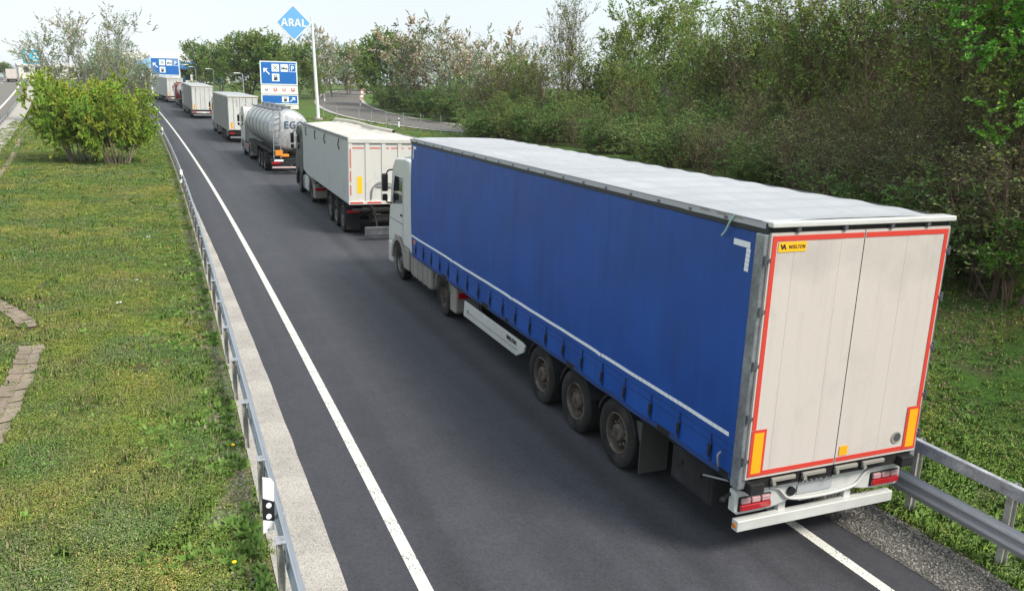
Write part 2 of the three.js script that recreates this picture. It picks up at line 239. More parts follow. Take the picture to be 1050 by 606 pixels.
{ // concrete drain channel: shallow dish of cast slabs, each its own piece
  const ch = new THREE.Group(); ch.name = 'drain_channel'; ch.userData.kind = 'structure'; scene.add(ch);
  const r = RNG(3);
  for (let z = 4; z > -128; ) { const near = z > -40, L = near ? 0.3 : 3, g = near ? 0.006 : 0.012, za = z - g, zb = z - L + g, jy = (r() - 0.5) * 0.03, jx = near ? (r() - 0.5) * 0.05 : 0, sk = near ? (r() - 0.5) * 0.06 : 0, w = z > -12.4 ? 0.46 : 0.40; z -= L;
    if ((z < -11.7 && z > -13.3) || (near && z < -6 && r() < 0.06)) continue;                 // washed out and buried under soil
    for (const h of near ? [0, 1] : [0]) { const u0 = near ? h * 0.5 + 0.006 : 0, u1 = near ? h * 0.5 + 0.494 : 1, jj = jy + (r() - 0.5) * 0.015;
      mesh('slab', sheet(3, 2, (u, v) => { const zz = lerp(za, zb, v), uu = lerp(u0, u1, u), x = chanR(zz) - w + w * uu + jx + sk * (v - 0.5); return [x, roadY(x, zz) - 0.012 + jj * 0.6 - 0.025 * Math.sin(Math.PI * uu) + sk * (uu - 0.5) * 0.3, zz, x + jj * 40, zz + jj * 70]; }), h ? M.slab : M.slabB, ch, true); } }
}
{ // side road curving away behind the signs, with pale edge lines
  const tan = [...Array(161).keys()].map((i) => side.getTangentAt(i / 160)), pt = side.getSpacedPoints(160);
  const rib = (name, o0, o1, yo, m) => struct(name, sheet(4, 160, (u, v) => { const i = Math.round(v * 160), o = lerp(o0, o1, u), x = pt[i].x - tan[i].z * o, z = pt[i].z + tan[i].x * o; return [x, roadY(x, z) + (x - bend(z) > 2 ? 0.35 * sstep(2, 9, x - bend(z)) * sstep(-90, -40, z) + 1.4 * sstep(5, 16, x - bend(z)) * sstep(-75, -35, z) : 0) + yo, z, o, v * 260]; }), m);
  rib('side_road', -sideHalf, sideHalf, 0.02, M.asphaltSide);
  rib('side_road_edge', -sideHalf - 0.55, -sideHalf + 0.1, 0.06, M.concrete); rib('side_road_edge', sideHalf - 0.1, sideHalf + 0.55, 0.06, M.concrete);
}
// ------------------------------------------------------------------ guard rails
const wPts = [[0, 0], [0.018, 0.02], [0.018, 0.05], [0.08, 0.085], [0.08, 0.125], [0.018, 0.155], [0.018, 0.18], [0.08, 0.21], [0.08, 0.25], [0.018, 0.285], [0.018, 0.312]];
function beamGeo(x0, z0, x1, z1, y0, y1, face, pts = wPts) { // pressed W beam between two points; face = side the ridges point to
  return sheet(pts.length - 1, 1, (u, v) => { const p = pts[Math.round(u * (pts.length - 1))]; return [lerp(x0, x1, v) + face * p[0], lerp(y0, y1, v) + p[1], lerp(z0, z1, v)]; });
}
{
  const rail = thing('guard_rail', 'long galvanised guard rail between the grass and the slip road', 'guard rail', [0, 0, 0]);
  const X = (z) => -6.06 + bend(z);
  for (let z = 5; z > -150; z -= 4) { const za = z + 0.06, zb = z - 4.06, k = 0.0025 * ((z / 4) & 1);
    mesh('rail_section', beamGeo(X(za) + k, za, X(zb) + k, zb, roadY(X(za), za) + 0.388, roadY(X(zb), zb) + 0.388, 1), M.galvBlue, rail);
    mesh('rail_top_edge', bar([X(za) + 0.012, roadY(X(za), za) + 0.70, za], [X(zb) + 0.012, roadY(X(zb), zb) + 0.70, zb], 0.011, 6), M.galvBlue, rail); }
  const pg = join([span(-0.012, 0.0, 0, 0.74, -0.05, 0.05), span(-0.07, -0.058, 0, 0.74, -0.05, 0.05), span(-0.07, 0.0, 0, 0.74, -0.005, 0.005), span(-0.0, 0.012, 0.5, 0.62, -0.03, 0.03)]); metreUV(pg);
  const cg = metreUV(join(bx(0.10, 0.012, 0.14, -0.03, 0.748, 0))), bg = metreUV(norm(cylX(0.016, 0.02, 0.088, 0.56, 0, 6)));
  for (let z = 4.9; z > -150; z -= 2) { const x = X(z) - 0.012, y = roadY(x, z); const p = new THREE.Mesh(pg, M.post); p.name = 'post'; p.position.set(x, y - 0.02, z); p.rotation.z = (hash2(z * 10, 3) - 0.5) * 0.03; p.castShadow = p.receiveShadow = true; rail.add(p);
    if (z > -30) { const b = new THREE.Mesh(bg, M.galv); b.name = 'bolt'; p.add(b); const c = new THREE.Mesh(cg, M.galv); c.name = 'cap'; p.add(c); } }
}
{
  const rail = thing('guard_rail', 'double guard rail with box beam above W beam beside the gravel shoulder', 'guard rail', [0, 0, 0]);
  const X = (z) => 1.73 + shiftR(z) + bend(z);
  for (let z = 6.9; z > -40; z -= 4) { const za = z + 0.05, zb = z - 4.05;
    mesh('rail_section', beamGeo(X(za) - 0.11, za, X(zb) - 0.11, zb, roadY(X(za), za) + 0.33, roadY(X(zb), zb) + 0.33, -1), M.galv, rail);
    const s = mesh('box_beam', bx(0.075, 0.16, 3.99, 0, 0, 0, 0.012), M.galv, rail); s.position.set((X(za) + X(zb)) / 2 - 0.005, roadY(X(z - 2), z - 2) + 0.99, z - 2); s.rotation.y = Math.atan2(X(za) - X(zb), za - zb);
    for (const q of [-1.9, 1.9]) mesh('splice_bolt', [-0.03, 0.03].map((h) => cylX(0.014, 0.02, -0.045, h, q, 6)), M.aluDark, s); }
  const pg = metreUV(join([span(-0.045, 0.045, 0, 1.08, -0.004, 0.004), span(-0.05, -0.042, 0, 1.08, -0.04, 0.04), span(0.042, 0.05, 0, 1.08, -0.04, 0.04)])), sg = metreUV(join([span(-0.1, -0.05, 0.42, 0.58, -0.05, 0.05)]));
  for (let z = 6.2; z > -40; z -= 1.31) { const p = new THREE.Mesh(pg, M.post); p.name = 'post'; p.position.set(X(z) + 0.06, roadY(X(z), z) - 0.02, z); p.castShadow = p.receiveShadow = true; rail.add(p); const s = new THREE.Mesh(sg, M.aluDark); s.name = 'spacer'; p.add(s); }
}
{
  const rail = thing('guard_rail', 'low dark guard rail along the concrete edge of the motorway', 'guard rail', [0, 0, 0]);
  const X = (z) => hwayR(z) - 1.55;
  for (let z = -30; z > -230; z -= 8) mesh('rail_section', beamGeo(X(z), z, X(z - 8.05), z - 8.05, roadY(X(z), z) + 0.45, roadY(X(z - 8), z - 8) + 0.45, -1), M.galvBlue, rail);
  const pg = metreUV(join(span(-0.03, 0.03, 0, 0.74, -0.05, 0.05)));
  for (let z = -30.5; z > -230; z -= 4) { const p = new THREE.Mesh(pg, M.post); p.name = 'post'; p.position.set(X(z) + 0.035, roadY(X(z), z) - 0.02, z); p.castShadow = true; rail.add(p); }
}
// delineators fixed to the rail: white plate, slanted top, black band with two round reflectors
{
  const plate = metreUV(join(profX([[-0.06, 0], [0.06, 0.03], [0.06, 0.58], [0.03, 0.63], [-0.06, 0.66]], -0.012, 0.012, 0.004)));
  const band = metreUV(join(profX([[-0.062, 0.17], [0.062, 0.13], [0.062, 0.36], [-0.062, 0.42]], -0.015, 0.015)));
  const zs = [-1.75, -35.5, -71.5, -104.5, -129], by = ['', 'abreast of the tanker', 'abreast of the grey-sided trailer', 'near the silvery tree', 'near the far truck'];
  zs.forEach((z, i) => { const x = -6.0 + bend(z); const d = thing('delineator', i === 0 ? 'white delineator with black band on the guard rail beside yellow dandelions' : 'white delineator with black band on the guard rail ' + by[i], 'delineator', [x - 0.16, roadY(x, z) + 0.47, z], 0.12 + headAt(z), i ? 'delineators along the guard rail' : undefined);
    d.rotation.z = -0.04;
    for (const [n, g, m] of [['plate', plate, M.signWhite], ['black_band', band, M.black]]) { const o = new THREE.Mesh(g, m); o.name = n; o.castShadow = true; d.add(o); }
    for (const y of [0.20, 0.33]) mesh('reflector', cylZ(0.03, 0.012, 0.0, y, 0.018, 16), M.tapeWhite, d);
    mesh('bracket', [bx(0.2, 0.05, 0.03, 0.1, 0.16, -0.03), cylZ(0.012, 0.03, 0.0, 0.05, 0.01, 8)], M.galv, d); });
}
// ------------------------------------------------------------------ lorry pieces
// every lorry stands with its tail at the local origin and looks along -z; x is across
const tyreProfile = (r, w) => { const h = w / 2, q = [[r * 0.57, -h * 0.62], [r * 0.62, -h * 0.86], [r * 0.74, -h], [r * 0.86, -h * 0.98], [r * 0.955, -h * 0.9], [r * 0.99, -h * 0.80]];
  for (const g of [-0.5, -0.17, 0.17, 0.5]) q.push([r, h * (g - 0.1)], [r * 0.97, h * (g - 0.06)], [r * 0.97, h * (g + 0.06)], [r, h * (g + 0.1)]);
  q.push([r * 0.99, h * 0.80], [r * 0.955, h * 0.9], [r * 0.86, h * 0.98], [r * 0.74, h], [r * 0.62, h * 0.86], [r * 0.57, h * 0.62]); return q.map(([a, b]) => new THREE.Vector2(a, b)); };
const wheelCache = {};
function wheel(parent, x, y, z, r, w, style, seg = 40) {
  const key = [r, w, style, seg].join();
  if (!wheelCache[key]) {
    const tg = metreUV(norm(new THREE.LatheGeometry(tyreProfile(r, w), seg).rotateZ(Math.PI / 2))); // outer face towards -x
    const h = w / 2, s = style === 'drive' ? -1 : 1, geo = [];
    const disc = style === 'drive' ? [[r * 0.58, h * 0.86], [r * 0.56, h * 0.6], [r * 0.54, 0], [r * 0.5, -h * 0.25], [r * 0.4, -h * 0.3], [r * 0.36, -h * 0.05], [r * 0.24, 0.0], [r * 0.22, h * 0.35], [r * 0.16, h * 0.42], [0.001, h * 0.42]]
      : [[r * 0.6, h * 0.82], [r * 0.575, h * 0.9], [r * 0.56, h * 0.7], [r * 0.53, h * 0.0], [r * 0.48, -h * 0.1], [r * 0.44, h * 0.2], [r * 0.38, h * 0.34], [r * 0.30, h * 0.3], [r * 0.26, h * 0.34], [r * 0.25, h * 0.78], [r * 0.2, h * 0.86], [0.001, h * 0.88]];
    geo.push(new THREE.LatheGeometry(disc.map(([a, b]) => new THREE.Vector2(a, b)), seg).rotateZ(Math.PI / 2));
    for (let k = 0; k < 10; k++) { const a = k / 10 * Math.PI * 2, hy = style === 'drive' ? h * 0.02 : h * 0.38; geo.push(cylX(r * 0.042, r * 0.16, -hy, Math.cos(a) * r * 0.34, Math.sin(a) * r * 0.34, 6)); }
    wheelCache[key] = [tg, metreUV(join(geo))];
  }
  const o = new THREE.Group(); o.name = 'wheel'; o.position.set(x, y, z); if (x > 0) o.rotation.y = Math.PI; o.rotation.x = hash2(x * 99, z * 31) * 6;
  const t = new THREE.Mesh(wheelCache[key][0], M.tyre), m = new THREE.Mesh(wheelCache[key][1], style === 'silver' ? M.rimSilver : M.rim); t.name = 'tyre'; m.name = 'rim';
  for (const q of [t, m]) { q.castShadow = q.receiveShadow = true; o.add(q); } parent.add(o); return o;
}
const arc = (cz, cy, r0, r1, a0, a1, n = 14) => { const p = []; for (let i = 0; i <= n; i++) { const a = lerp(a0, a1, i / n); p.push([cz + Math.cos(a) * r1, cy + Math.sin(a) * r1]); } for (let i = n; i >= 0; i--) { const a = lerp(a0, a1, i / n); p.push([cz + Math.cos(a) * r0, cy + Math.sin(a) * r0]); } return p; };

function tractor(t, o) { // o: x0 sideways shift, z0 = back of cab, paint, lower, roof, sleeper height, detail
  const X = o.x ?? 0, Z = o.z, H = o.h ?? 3.45, P = o.paint, L = o.lower ?? M.greyDirty, w = 1.24;
  // Z is the rear wall of the cab; the nose is at Z - 2.35
  const n = Z - 2.38;
  const cab = mesh('cab', [profZ([[Z, 1.05], [Z, H - 0.28], [Z - 0.12, H - 0.04], [Z - 0.5, H], [Z - 1.5, H - 0.06], [Z - 1.85, H - 0.32], [Z - 2.2, 1.75], [Z - 2.3, 1.2], [Z - 2.3, 0.95], [Z - 1.75, 0.98], [Z - 1.6, 1.18], [Z - 0.9, 1.22], [Z - 0.6, 1.05]], X - w, X + w, 0.05)], P, t);
  mesh('roof_spoiler', [profZ([[Z - 0.1, H - 0.06], [Z - 0.1, H + (o.spoil ?? 0.16)], [Z - 0.6, H + (o.spoil ?? 0.16) * 0.8], [Z - 1.4, H - 0.03]], X - 1.05, X + 1.05, 0.03)], P, cab);
  for (const s of [-1, 1]) {
    mesh('side_window', [profZ([[Z - 0.78, 2.18], [Z - 0.78, 2.86], [Z - 1.55, 2.86], [Z - 1.83, 2.2], [Z - 1.8, 2.05]], X + s * w - 0.006, X + s * w + 0.006)], M.glass, cab);
    mesh('door_seam', [span(X + s * w - 0.004, X + s * w + 0.004, 1.2, 2.9, Z - 0.70, Z - 0.685), span(X + s * w - 0.004, X + s * w + 0.004, 1.62, 1.635, Z - 2.1, Z - 0.7)], M.black, cab);
    mesh('door_handle', bx(0.03, 0.06, 0.17, X + s * (w + 0.008), 1.85, Z - 0.86, 0.012), M.black, cab);
    mesh('mirror', [bx(0.17, 0.5, 0.10, X + s * (w + 0.17), 2.62, Z - 2.02, 0.04), bx(0.15, 0.2, 0.10, X + s * (w + 0.17), 2.2, Z - 2.02, 0.04), tube([[X + s * (w - 0.05), 3.0, Z - 1.75], [X + s * (w + 0.1), 2.95, Z - 1.95], [X + s * (w + 0.16), 2.7, Z - 2.0]], 0.022, 8, 6), tube([[X + s * (w - 0.05), 2.05, Z - 1.85], [X + s * (w + 0.12), 2.08, Z - 2.0], [X + s * (w + 0.16), 2.2, Z - 2.0]], 0.022, 8, 6)], M.black, cab);
    mesh('side_fairing', [profZ([[Z + 0.02, 1.0], [Z + 0.02, H - 0.3], [Z + 0.34, H - 0.5], [Z + 0.34, 1.25]], X + s * w - (s > 0 ? 0.04 : 0), X + s * w + (s > 0 ? 0 : 0.04))], P, cab);
    const ar = mesh('wheel_arch', [profZ(arc(Z - 1.25, 0.5, 0.60, 0.72, 0.05, Math.PI - 0.05), X + s * w - (s > 0 ? 0.3 : 0.004), X + s * w + (s > 0 ? 0.004 : 0.3)), span(X + (s > 0 ? w - 0.28 : -w - 0.002), X + (s > 0 ? w + 0.002 : -w + 0.28), 0.45, 1.04, Z - 0.66, Z - 0.12, 0.04)], L, t);
    mesh('bumper_corner', [span(X + (s > 0 ? w - 0.4 : -w), X + (s > 0 ? w : -w + 0.4), 0.32, 0.97, n + 0.02, n + 0.42, 0.08)], P, t);
    mesh('headlight', [span(X + (s > 0 ? w - 0.36 : -w + 0.06), X + (s > 0 ? w - 0.06 : -w + 0.36), 0.6, 0.8, n - 0.0, n + 0.05, 0.02)], M.lampClear, t);
  }
  mesh('windscreen', [new THREE.PlaneGeometry(2.3, 1.05).rotateY(Math.PI).rotateX(0.24).translate(X, 2.42, Z - 2.06)], M.glass, cab);
  mesh('front_bumper', [span(X - 0.86, X + 0.86, 0.32, 0.95, n + 0.03, n + 0.3, 0.05)], P, t);
  mesh('grille', [...[0, 1, 2, 3].map((k) => span(X - 0.85, X + 0.85, 1.0 + k * 0.15, 1.09 + k * 0.15, Z - 2.36, Z - 2.24, 0.02))], M.black, cab);
  mesh('chassis_frame', [span(X - 0.45, X - 0.37, 0.72, 0.98, n + 0.4, Z + 3.3), span(X + 0.37, X + 0.45, 0.72, 0.98, n + 0.4, Z + 3.3), span(X - 0.4, X + 0.4, 0.98, 1.1, Z + 1.5, Z + 2.4), span(X - 0.37, X + 0.37, 0.75, 0.92, Z + 3.15, Z + 3.25)], M.chassis, t);
  for (const s of [-1, 1]) {
    const tx0 = s < 0 ? X - 1.2 : X + 0.62, tx1 = s < 0 ? X - 0.62 : X + 1.2, fz0 = Z - 0.1, fz1 = Z + 1.75;
    const tank = mesh('fuel_tank', [span(tx0, tx1, 0.36, 1.0, fz0, fz1, 0.09)], o.tank ?? M.greyDirty, t);
    for (const q of [0.25, 0.7, 1.15, 1.6]) mesh('tank_strap', [span(tx0 - 0.008, tx1 + 0.008, 0.352, 1.008, fz0 + q, fz0 + q + 0.05, 0.09)], M.aluDark, tank);
    const dz = o.drive; // drive axle
    mesh('mudguard', [profZ(arc(dz, 0.52, 0.575, 0.62, 0.3, Math.PI - 0.12), X + (s < 0 ? -1.19 : 0.58), X + (s < 0 ? -0.58 : 1.19)), profZ([[dz + 0.5, 0.26], [dz + 0.5, 0.86], [dz + 0.95, 0.84], [dz + 0.95, 0.32], [dz + 0.9, 0.26]], X + (s < 0 ? -1.17 : 0.6), X + (s < 0 ? -0.6 : 1.17), 0.03)], M.greyDirty, t);
    const ta = mesh('tail_light', [span(X + (s < 0 ? -1.14 : 0.66), X + (s < 0 ? -0.66 : 1.14), 0.62, 0.76, dz + 0.95, dz + 1.0, 0.02)], M.lampRed, t);
    wheel(t, X + s * 1.03, 0.5, Z - 1.25, 0.5, 0.3, 'silver'); wheel(t, X + s * 1.04, 0.5, dz, 0.5, 0.28, 'drive'); wheel(t, X + s * 0.72, 0.5, dz, 0.5, 0.28, 'drive', 24);
  }
  mesh('axle', [cylX(0.09, 1.9, X, 0.5, o.drive, 12), cylX(0.07, 1.8, X, 0.5, Z - 1.25, 12)], M.chassis, t);
}
function runningGear(t, zs, o = {}) { // tri-axle bogie with frame
  const w = o.track ?? 1.25;
  for (const z of zs) { for (const s of [-1, 1]) wheel(t, s * (w - 0.19), 0.5, z, 0.5, 0.38, o.style ?? 'trailer', o.seg ?? 44); mesh('axle', [cylX(0.075, 2.0, 0, 0.5, z, 12), span(-0.52, -0.4, 0.55, 0.95, z - 0.15, z + 0.1), span(0.4, 0.52, 0.55, 0.95, z - 0.15, z + 0.1), cylY(0.13, 0.2, -0.46, 0.68, z + 0.38, 14), cylY(0.13, 0.2, 0.46, 0.68, z + 0.38, 14)], M.chassis, t); }
  mesh('trailer_frame', [span(-0.5, -0.4, 0.85, 1.06, o.f0 ?? -11.9, -0.25), span(0.4, 0.5, 0.85, 1.06, o.f0 ?? -11.9, -0.25), ...Array.from({ length: 12 }, (_, k) => span(-1.18, 1.18, 0.98, 1.05, -0.6 - k * 1.05, -0.52 - k * 1.05))], M.chassis, t);
}
function rearBoard(t, o) { /* pair of doors with tape and plates; o: w half width, y0, y1, m */
}
const gTape = (x0, x1, y0, y1, z) => span(x0, x1, y0, y1, z, z + 0.004);

// ------------------------------------------------------------------ the blue curtain-side lorry
{
  const t = thing('articulated_truck', 'white tractor unit with long blue curtain-side trailer and pale rear doors', 'truck', [0, 0, 0], 0);
  t.rotation.z = -0.012;
  const W = 1.275, L = 13.62;
  // curtain
  const cx = (y, z) => { const a = 0.006 * Math.sin(z * 1.9 + 0.6 * Math.sin(y * 1.1)) + 0.002 * Math.sin(z * 7.3 + y * 0.5) + 0.012 * (fbm(z * 0.9, y * 0.6, 0, 3) - 0.5); const pole = [3.35, 6.75, 10.15].reduce((q, k) => q + 0.012 * Math.exp(-(((z + k) / 0.07) ** 2)), 0) + 0.006 * Math.max(0, Math.sin(z * 14 + y * 2.2)) * sstep(2.6, 3.8, y) * vn(z * 0.8, 4); const bul = pole + 0.03 * Math.sin(Math.PI * clamp((y - 1.5) / 2.4, 0, 1)); const sk = y < 1.5 ? 0.014 * Math.sin(z * Math.PI / 0.655) * (1.5 - y) / 0.45 : 0; return -W - 0.012 - a - bul - sk; };
  const cur = mesh('curtain', [sheet(260, 40, (u, v) => { const z = lerp(-0.165, -13.52, u), y = lerp(1.055, 3.88, v); return [cx(y, z), y, z, z, y]; })], M.blue, t, true);
  mesh('curtain', [sheet(60, 10, (u, v) => { const z = lerp(-0.165, -13.52, u), y = lerp(1.055, 3.88, v); return [-cx(y, z), y, z, z, y]; })], M.blue, t, true);
  mesh('curtain_hem', [sheet(220, 1, (u, v) => { const z = lerp(-0.165, -13.52, u), y = lerp(1.03, 1.09, v); return [cx(1.06, z) - 0.006, y, z, z, y]; })], M.blueStrap, cur);
  const strapeg = [];
  for (let z = -0.62; z > -13.4; z -= 0.655) { const x = cx(1.3, z);
    const s = mesh('strap', [bx(0.010, 0.24, 0.045, x - 0.012, 1.22, z), bx(0.016, 0.1, 0.018, x - 0.01, 1.385, z)], M.blueStrap, t); mesh('buckle', [bx(0.024, 0.10, 0.055, x - 0.018, 1.26, z, 0.006), bx(0.012, 0.07, 0.035, x - 0.03, 1.19, z, 0.004)], M.black, s); }
  mesh('reflective_tape', Array.from({ length: 128 }, (_, k) => { const z = -0.36 - k * 0.103; return z < -13.45 ? [] : bx(0.004, 0.048, 0.096, cx(1.55, z) - 0.006, 1.55, z); }), M.tapeWhite, cur);
  const mark = (y0, z0, dz, dy) => [...Array.from({ length: 6 }, (_, k) => bx(0.004, 0.066, 0.044, cx(y0, z0 - dz * k) - 0.006, y0, z0 - dz * k)), ...Array.from({ length: 5 }, (_, k) => bx(0.004, 0.046, 0.066, cx(y0 - dy * k, z0) - 0.006, y0 - 0.06 - dy * k, z0))];
  mesh('corner_mark', mark(3.71, -0.30, 0.047, 0.05), M.tapeWhite, cur); mesh('corner_mark', mark(3.78, -13.35, -0.047, 0.05), M.tapeWhite, cur);
  mesh('side_sticker', [bx(0.004, 0.12, 0.22, cx(1.35, -13.2) - 0.01, 1.42, -13.2)], mat(0xb06a4a, 0.6), cur);
  // cant rail and roof
  mesh('cant_rail', [span(-W - 0.03, -W + 0.05, 3.865, 3.985, -13.56, -0.03, 0.012)], M.blackBand, t); mesh('cant_rail', [span(W - 0.05, W + 0.03, 3.865, 3.985, -13.56, -0.03, 0.012)], M.blackBand, t);
  const roofY = (x, z) => 3.995 + 0.025 * (1 - (x / W) ** 2) - 0.03 * Math.pow(Math.sin(z * Math.PI / 0.68), 2) * (1 - 0.5 * (x / W) ** 2) + 0.016 * (fbm(x * 1.2, z * 1.4, 0, 3) - 0.5);
  const roof = mesh('roof_tarp', [sheet(24, 200, (u, v) => { const x = lerp(-W - 0.035, W + 0.035, u), z = lerp(-13.6, -0.03, v), e = Math.abs(u - 0.5) > 0.49 ? -0.055 : 0; return [x, roofY(clamp(x, -W, W), z) + e, z, x, z]; })], M.tarpWhite, t, true);
  mesh('tarp_hem', [sheet(120, 2, (u, v) => { const z = lerp(-13.58, -0.04, u); return [-W - 0.038 - 0.004 * v, 3.985 - 0.055 * v - 0.008 * vn(z * 3, 2) * v, z, v, z]; })], M.tarpWhite, roof, true);
  for (let z = -0.7; z > -13.4; z -= 0.68) mesh('roof_stud', [bx(0.02, 0.03, 0.05, -W - 0.046, 3.95, z, 0.006)], M.aluDark, roof);
  mesh('torn_edge', [0.5, 0.78, 1.1].map((q) => bx(0.004, 0.03, 0.18, -W - 0.042, 3.985, -q)), M.greyDirty, roof);
  mesh('cord', [tube([[-W - 0.04, 4.0, -0.55], [-W - 0.06, 3.92, -0.6], [-W - 0.05, 3.8, -0.68], [-W - 0.05, 3.74, -0.74]], 0.012, 10, 5)], mat(0x9fc0b4, 0.7), t);
  // front wall, floor
  mesh('front_wall', [span(-W, W, 1.06, 3.98, -13.62, -13.52, 0.01)], M.offWhite, t);
  mesh('load_floor', [span(-W + 0.01, W - 0.01, 1.03, 1.13, -13.5, -0.12)], M.chassis, t);
  mesh('side_rave', [span(-W - 0.004, -W + 0.05, 1.0, 1.1, -13.5, -0.2, 0.01), span(W - 0.05, W + 0.004, 1.0, 1.1, -13.5, -0.2, 0.01)], M.chassis, t);
  // rear frame
  for (const s of [-1, 1]) mesh('corner_post', [span(s < 0 ? -W - 0.05 : W - 0.1, s < 0 ? -W + 0.1 : W + 0.05, 1.0, 3.87, -0.175, -0.03, 0.015)], M.alu, t);
  mesh('rear_header', [span(-W - 0.02, W + 0.02, 3.945, 4.005, -0.14, 0.045, 0.015)], M.white, t);
  mesh('header_gap', [span(-W + 0.02, W - 0.02, 3.88, 3.948, -0.12, -0.02)], M.black, t);
  for (const x of [-0.93, -0.3, 0.36, 0.9]) mesh('header_bracket', [bx(0.05, 0.05, 0.06, x, 3.915, 0.0, 0.008)], M.aluDark, t);
  for (const s of [-1, 1]) {
    const a = s < 0 ? -W + 0.012 : 0.006, b = s < 0 ? -0.006 : W - 0.012, d = new THREE.Group(); d.name = 'rear_door'; t.add(d);
    mesh('door_frame', [span(a, b, 1.125, 3.885, -0.05, -0.012)], M.door, d);
    const n = 4, pw = (b - a) / n;
    for (let k = 0; k < n; k++) mesh('panel', [span(a + k * pw + 0.0004, a + (k + 1) * pw - 0.0004, 1.13, 3.883, -0.02, 0.0 + 0.0012 * ((k + (s > 0)) % 2), 0.001)], M.door, d);
    const z = 0.002, tw = 0.055;
    mesh('red_tape', [gTape(a + (s < 0 ? tw + 0.02 : 0.01), b - (s < 0 ? 0.01 : tw + 0.02), 3.80, 3.855, z), gTape(a + (s < 0 ? 0.02 : 0.01), b - (s < 0 ? 0.01 : 0.02), 1.16, 1.16 + tw, z), s < 0 ? gTape(a + 0.02, a + 0.02 + tw, 1.72, 3.855, z) : gTape(b - 0.02 - tw, b - 0.02, 1.72, 3.855, z)], M.redTape, d);
    const px = s < 0 ? a + 0.02 : b - 0.02 - 0.2;
    const pl = mesh('warning_plate', [gTape(px, px + 0.2, 1.165, 1.715, 0.0065)], M.redTape, d); mesh('orange_field', [gTape(px + 0.035, px + 0.165, 1.2, 1.68, 0.0105)], M.orange, pl);
    for (const y of [1.35, 1.85, 2.45, 3.05, 3.6]) mesh('hinge', [cylY(0.018, 0.1, s * (W + 0.03), y, -0.005, 8), bx(0.08, 0.05, 0.03, s * (W - 0.0), y, -0.012, 0.006)], M.aluDark, d);
    if (s > 0) { mesh('round_latch', [cylZ(0.075, 0.012, 0.92, 1.34, 0.006, 24)], M.greyDirty, d); mesh('latch_dial', [cylZ(0.05, 0.008, 0.93, 1.35, 0.015, 20)], M.aluDark, d); mesh('yellow_sticker', [gTape(0.05, 0.17, 1.235, 1.35, 0.006)], M.orange, d); }
    else { const st = mesh('maker_sticker', [gTape(-1.165, -0.80, 3.685, 3.79, 0.0035)], mat(0xf1b41c, 0.5), d); const tx = text('WIELTON', 0.038, 0.0015); tx.scale(0.92, 1, 1); mesh('lettering', [tx.translate(-0.925, 3.737, 0.0085), profX([[-1.145, 3.767], [-1.125, 3.767], [-1.112, 3.737], [-1.1, 3.767], [-1.085, 3.767], [-1.072, 3.737], [-1.06, 3.712], [-1.08, 3.712], [-1.092, 3.737], [-1.105, 3.712], [-1.12, 3.712]], 0.0085, 0.0095)], M.black, st); }
  }
  mesh('door_seal', [span(-0.0055, 0.0055, 1.13, 3.845, -0.03, -0.001)], M.black, t);
  mesh('skirt_seam', [1.43, 1.33].map((y) => sheet(160, 1, (u, v) => { const z = lerp(-0.2, -13.5, u); return [cx(y, z) - 0.004, y + 0.012 * v, z, z, y]; })), M.blueStrap, cur);
  // sill with locks, buffers, lamp board, plate, under-run bar
  mesh('rear_sill', [span(-W + 0.03, W - 0.03, 0.97, 1.115, -0.14, -0.03, 0.01)], M.chassis, t);
  for (const x of [-0.72, -0.28, 0.2, 0.62]) mesh('lock_handle', [bx(0.34, 0.05, 0.04, x, 1.07, -0.005, 0.012), cylZ(0.025, 0.05, x - 0.14, 1.03, 0, 10)], M.greyDirty, t);
  for (const s of [-1, 1]) mesh('buffer', [bx(0.2, 0.13, 0.12, s * 1.12, 1.02, 0.0, 0.02)], M.rubber, t);
  const board = [[-1.25, 0.92], [-0.6, 0.92], [-0.46, 0.955], [0.46, 0.955], [0.6, 0.92], [1.25, 0.92], [1.25, 0.66], [1.2, 0.62], [0.85, 0.62], [0.66, 0.64], [0.42, 0.70], [0.3, 0.64], [-0.3, 0.64], [-0.42, 0.70], [-0.66, 0.64], [-0.85, 0.62], [-1.2, 0.62], [-1.25, 0.66]];
  const lb = mesh('lamp_board', [profX(board, -0.26, -0.14, 0.02)], M.white, t);
  mesh('board_rib', [tube([[-0.78, 0.9, -0.135], [-0.66, 0.87, -0.125], [-0.52, 0.74, -0.12], [-0.3, 0.695, -0.12], [0.3, 0.695, -0.12], [0.52, 0.74, -0.12], [0.66, 0.87, -0.125], [0.78, 0.9, -0.135]], 0.018, 40, 8)], M.white, lb);
  mesh('lettering', [text('W I E L T O N', 0.062, 0.003).translate(-0.12, 0.915, -0.139)], M.black, lb);
  mesh('number_plate', [bx(0.52, 0.115, 0.012, -0.12, 0.81, -0.128, 0.004)], mat(0xa9abac, 0.6), lb); mesh('plate_lamp', [cylZ(0.055, 0.03, -0.47, 0.81, -0.12, 14)], M.black, lb);
  for (const s of [-1, 1]) { const la = mesh('tail_lamp', [bx(0.42, 0.075, 0.05, s * 0.98, 0.72, -0.115, 0.012)], M.lampRed, lb); mesh('clear_lens', [...[-0.14, 0, 0.14].map((q) => bx(0.125, 0.07, 0.045, s * 0.98 + q, 0.80, -0.118, 0.015))], M.lampPale, la); mesh('lamp_housing', [bx(0.45, 0.18, 0.05, s * 0.98, 0.755, -0.145, 0.015)], M.black, la); }
  const bar2 = mesh('underrun_bar', [bx(2.36, 0.135, 0.11, 0.0, 0.465, -0.19, 0.012), bx(0.1, 0.3, 0.06, -0.5, 0.6, -0.24), bx(0.1, 0.3, 0.06, 0.5, 0.6, -0.24)], M.white, t);
  for (const s of [-1, 1]) mesh('amber_reflector', [cylX(0.032, 0.02, s * 1.185, 0.465, -0.19, 14)], M.lampAmber, bar2);
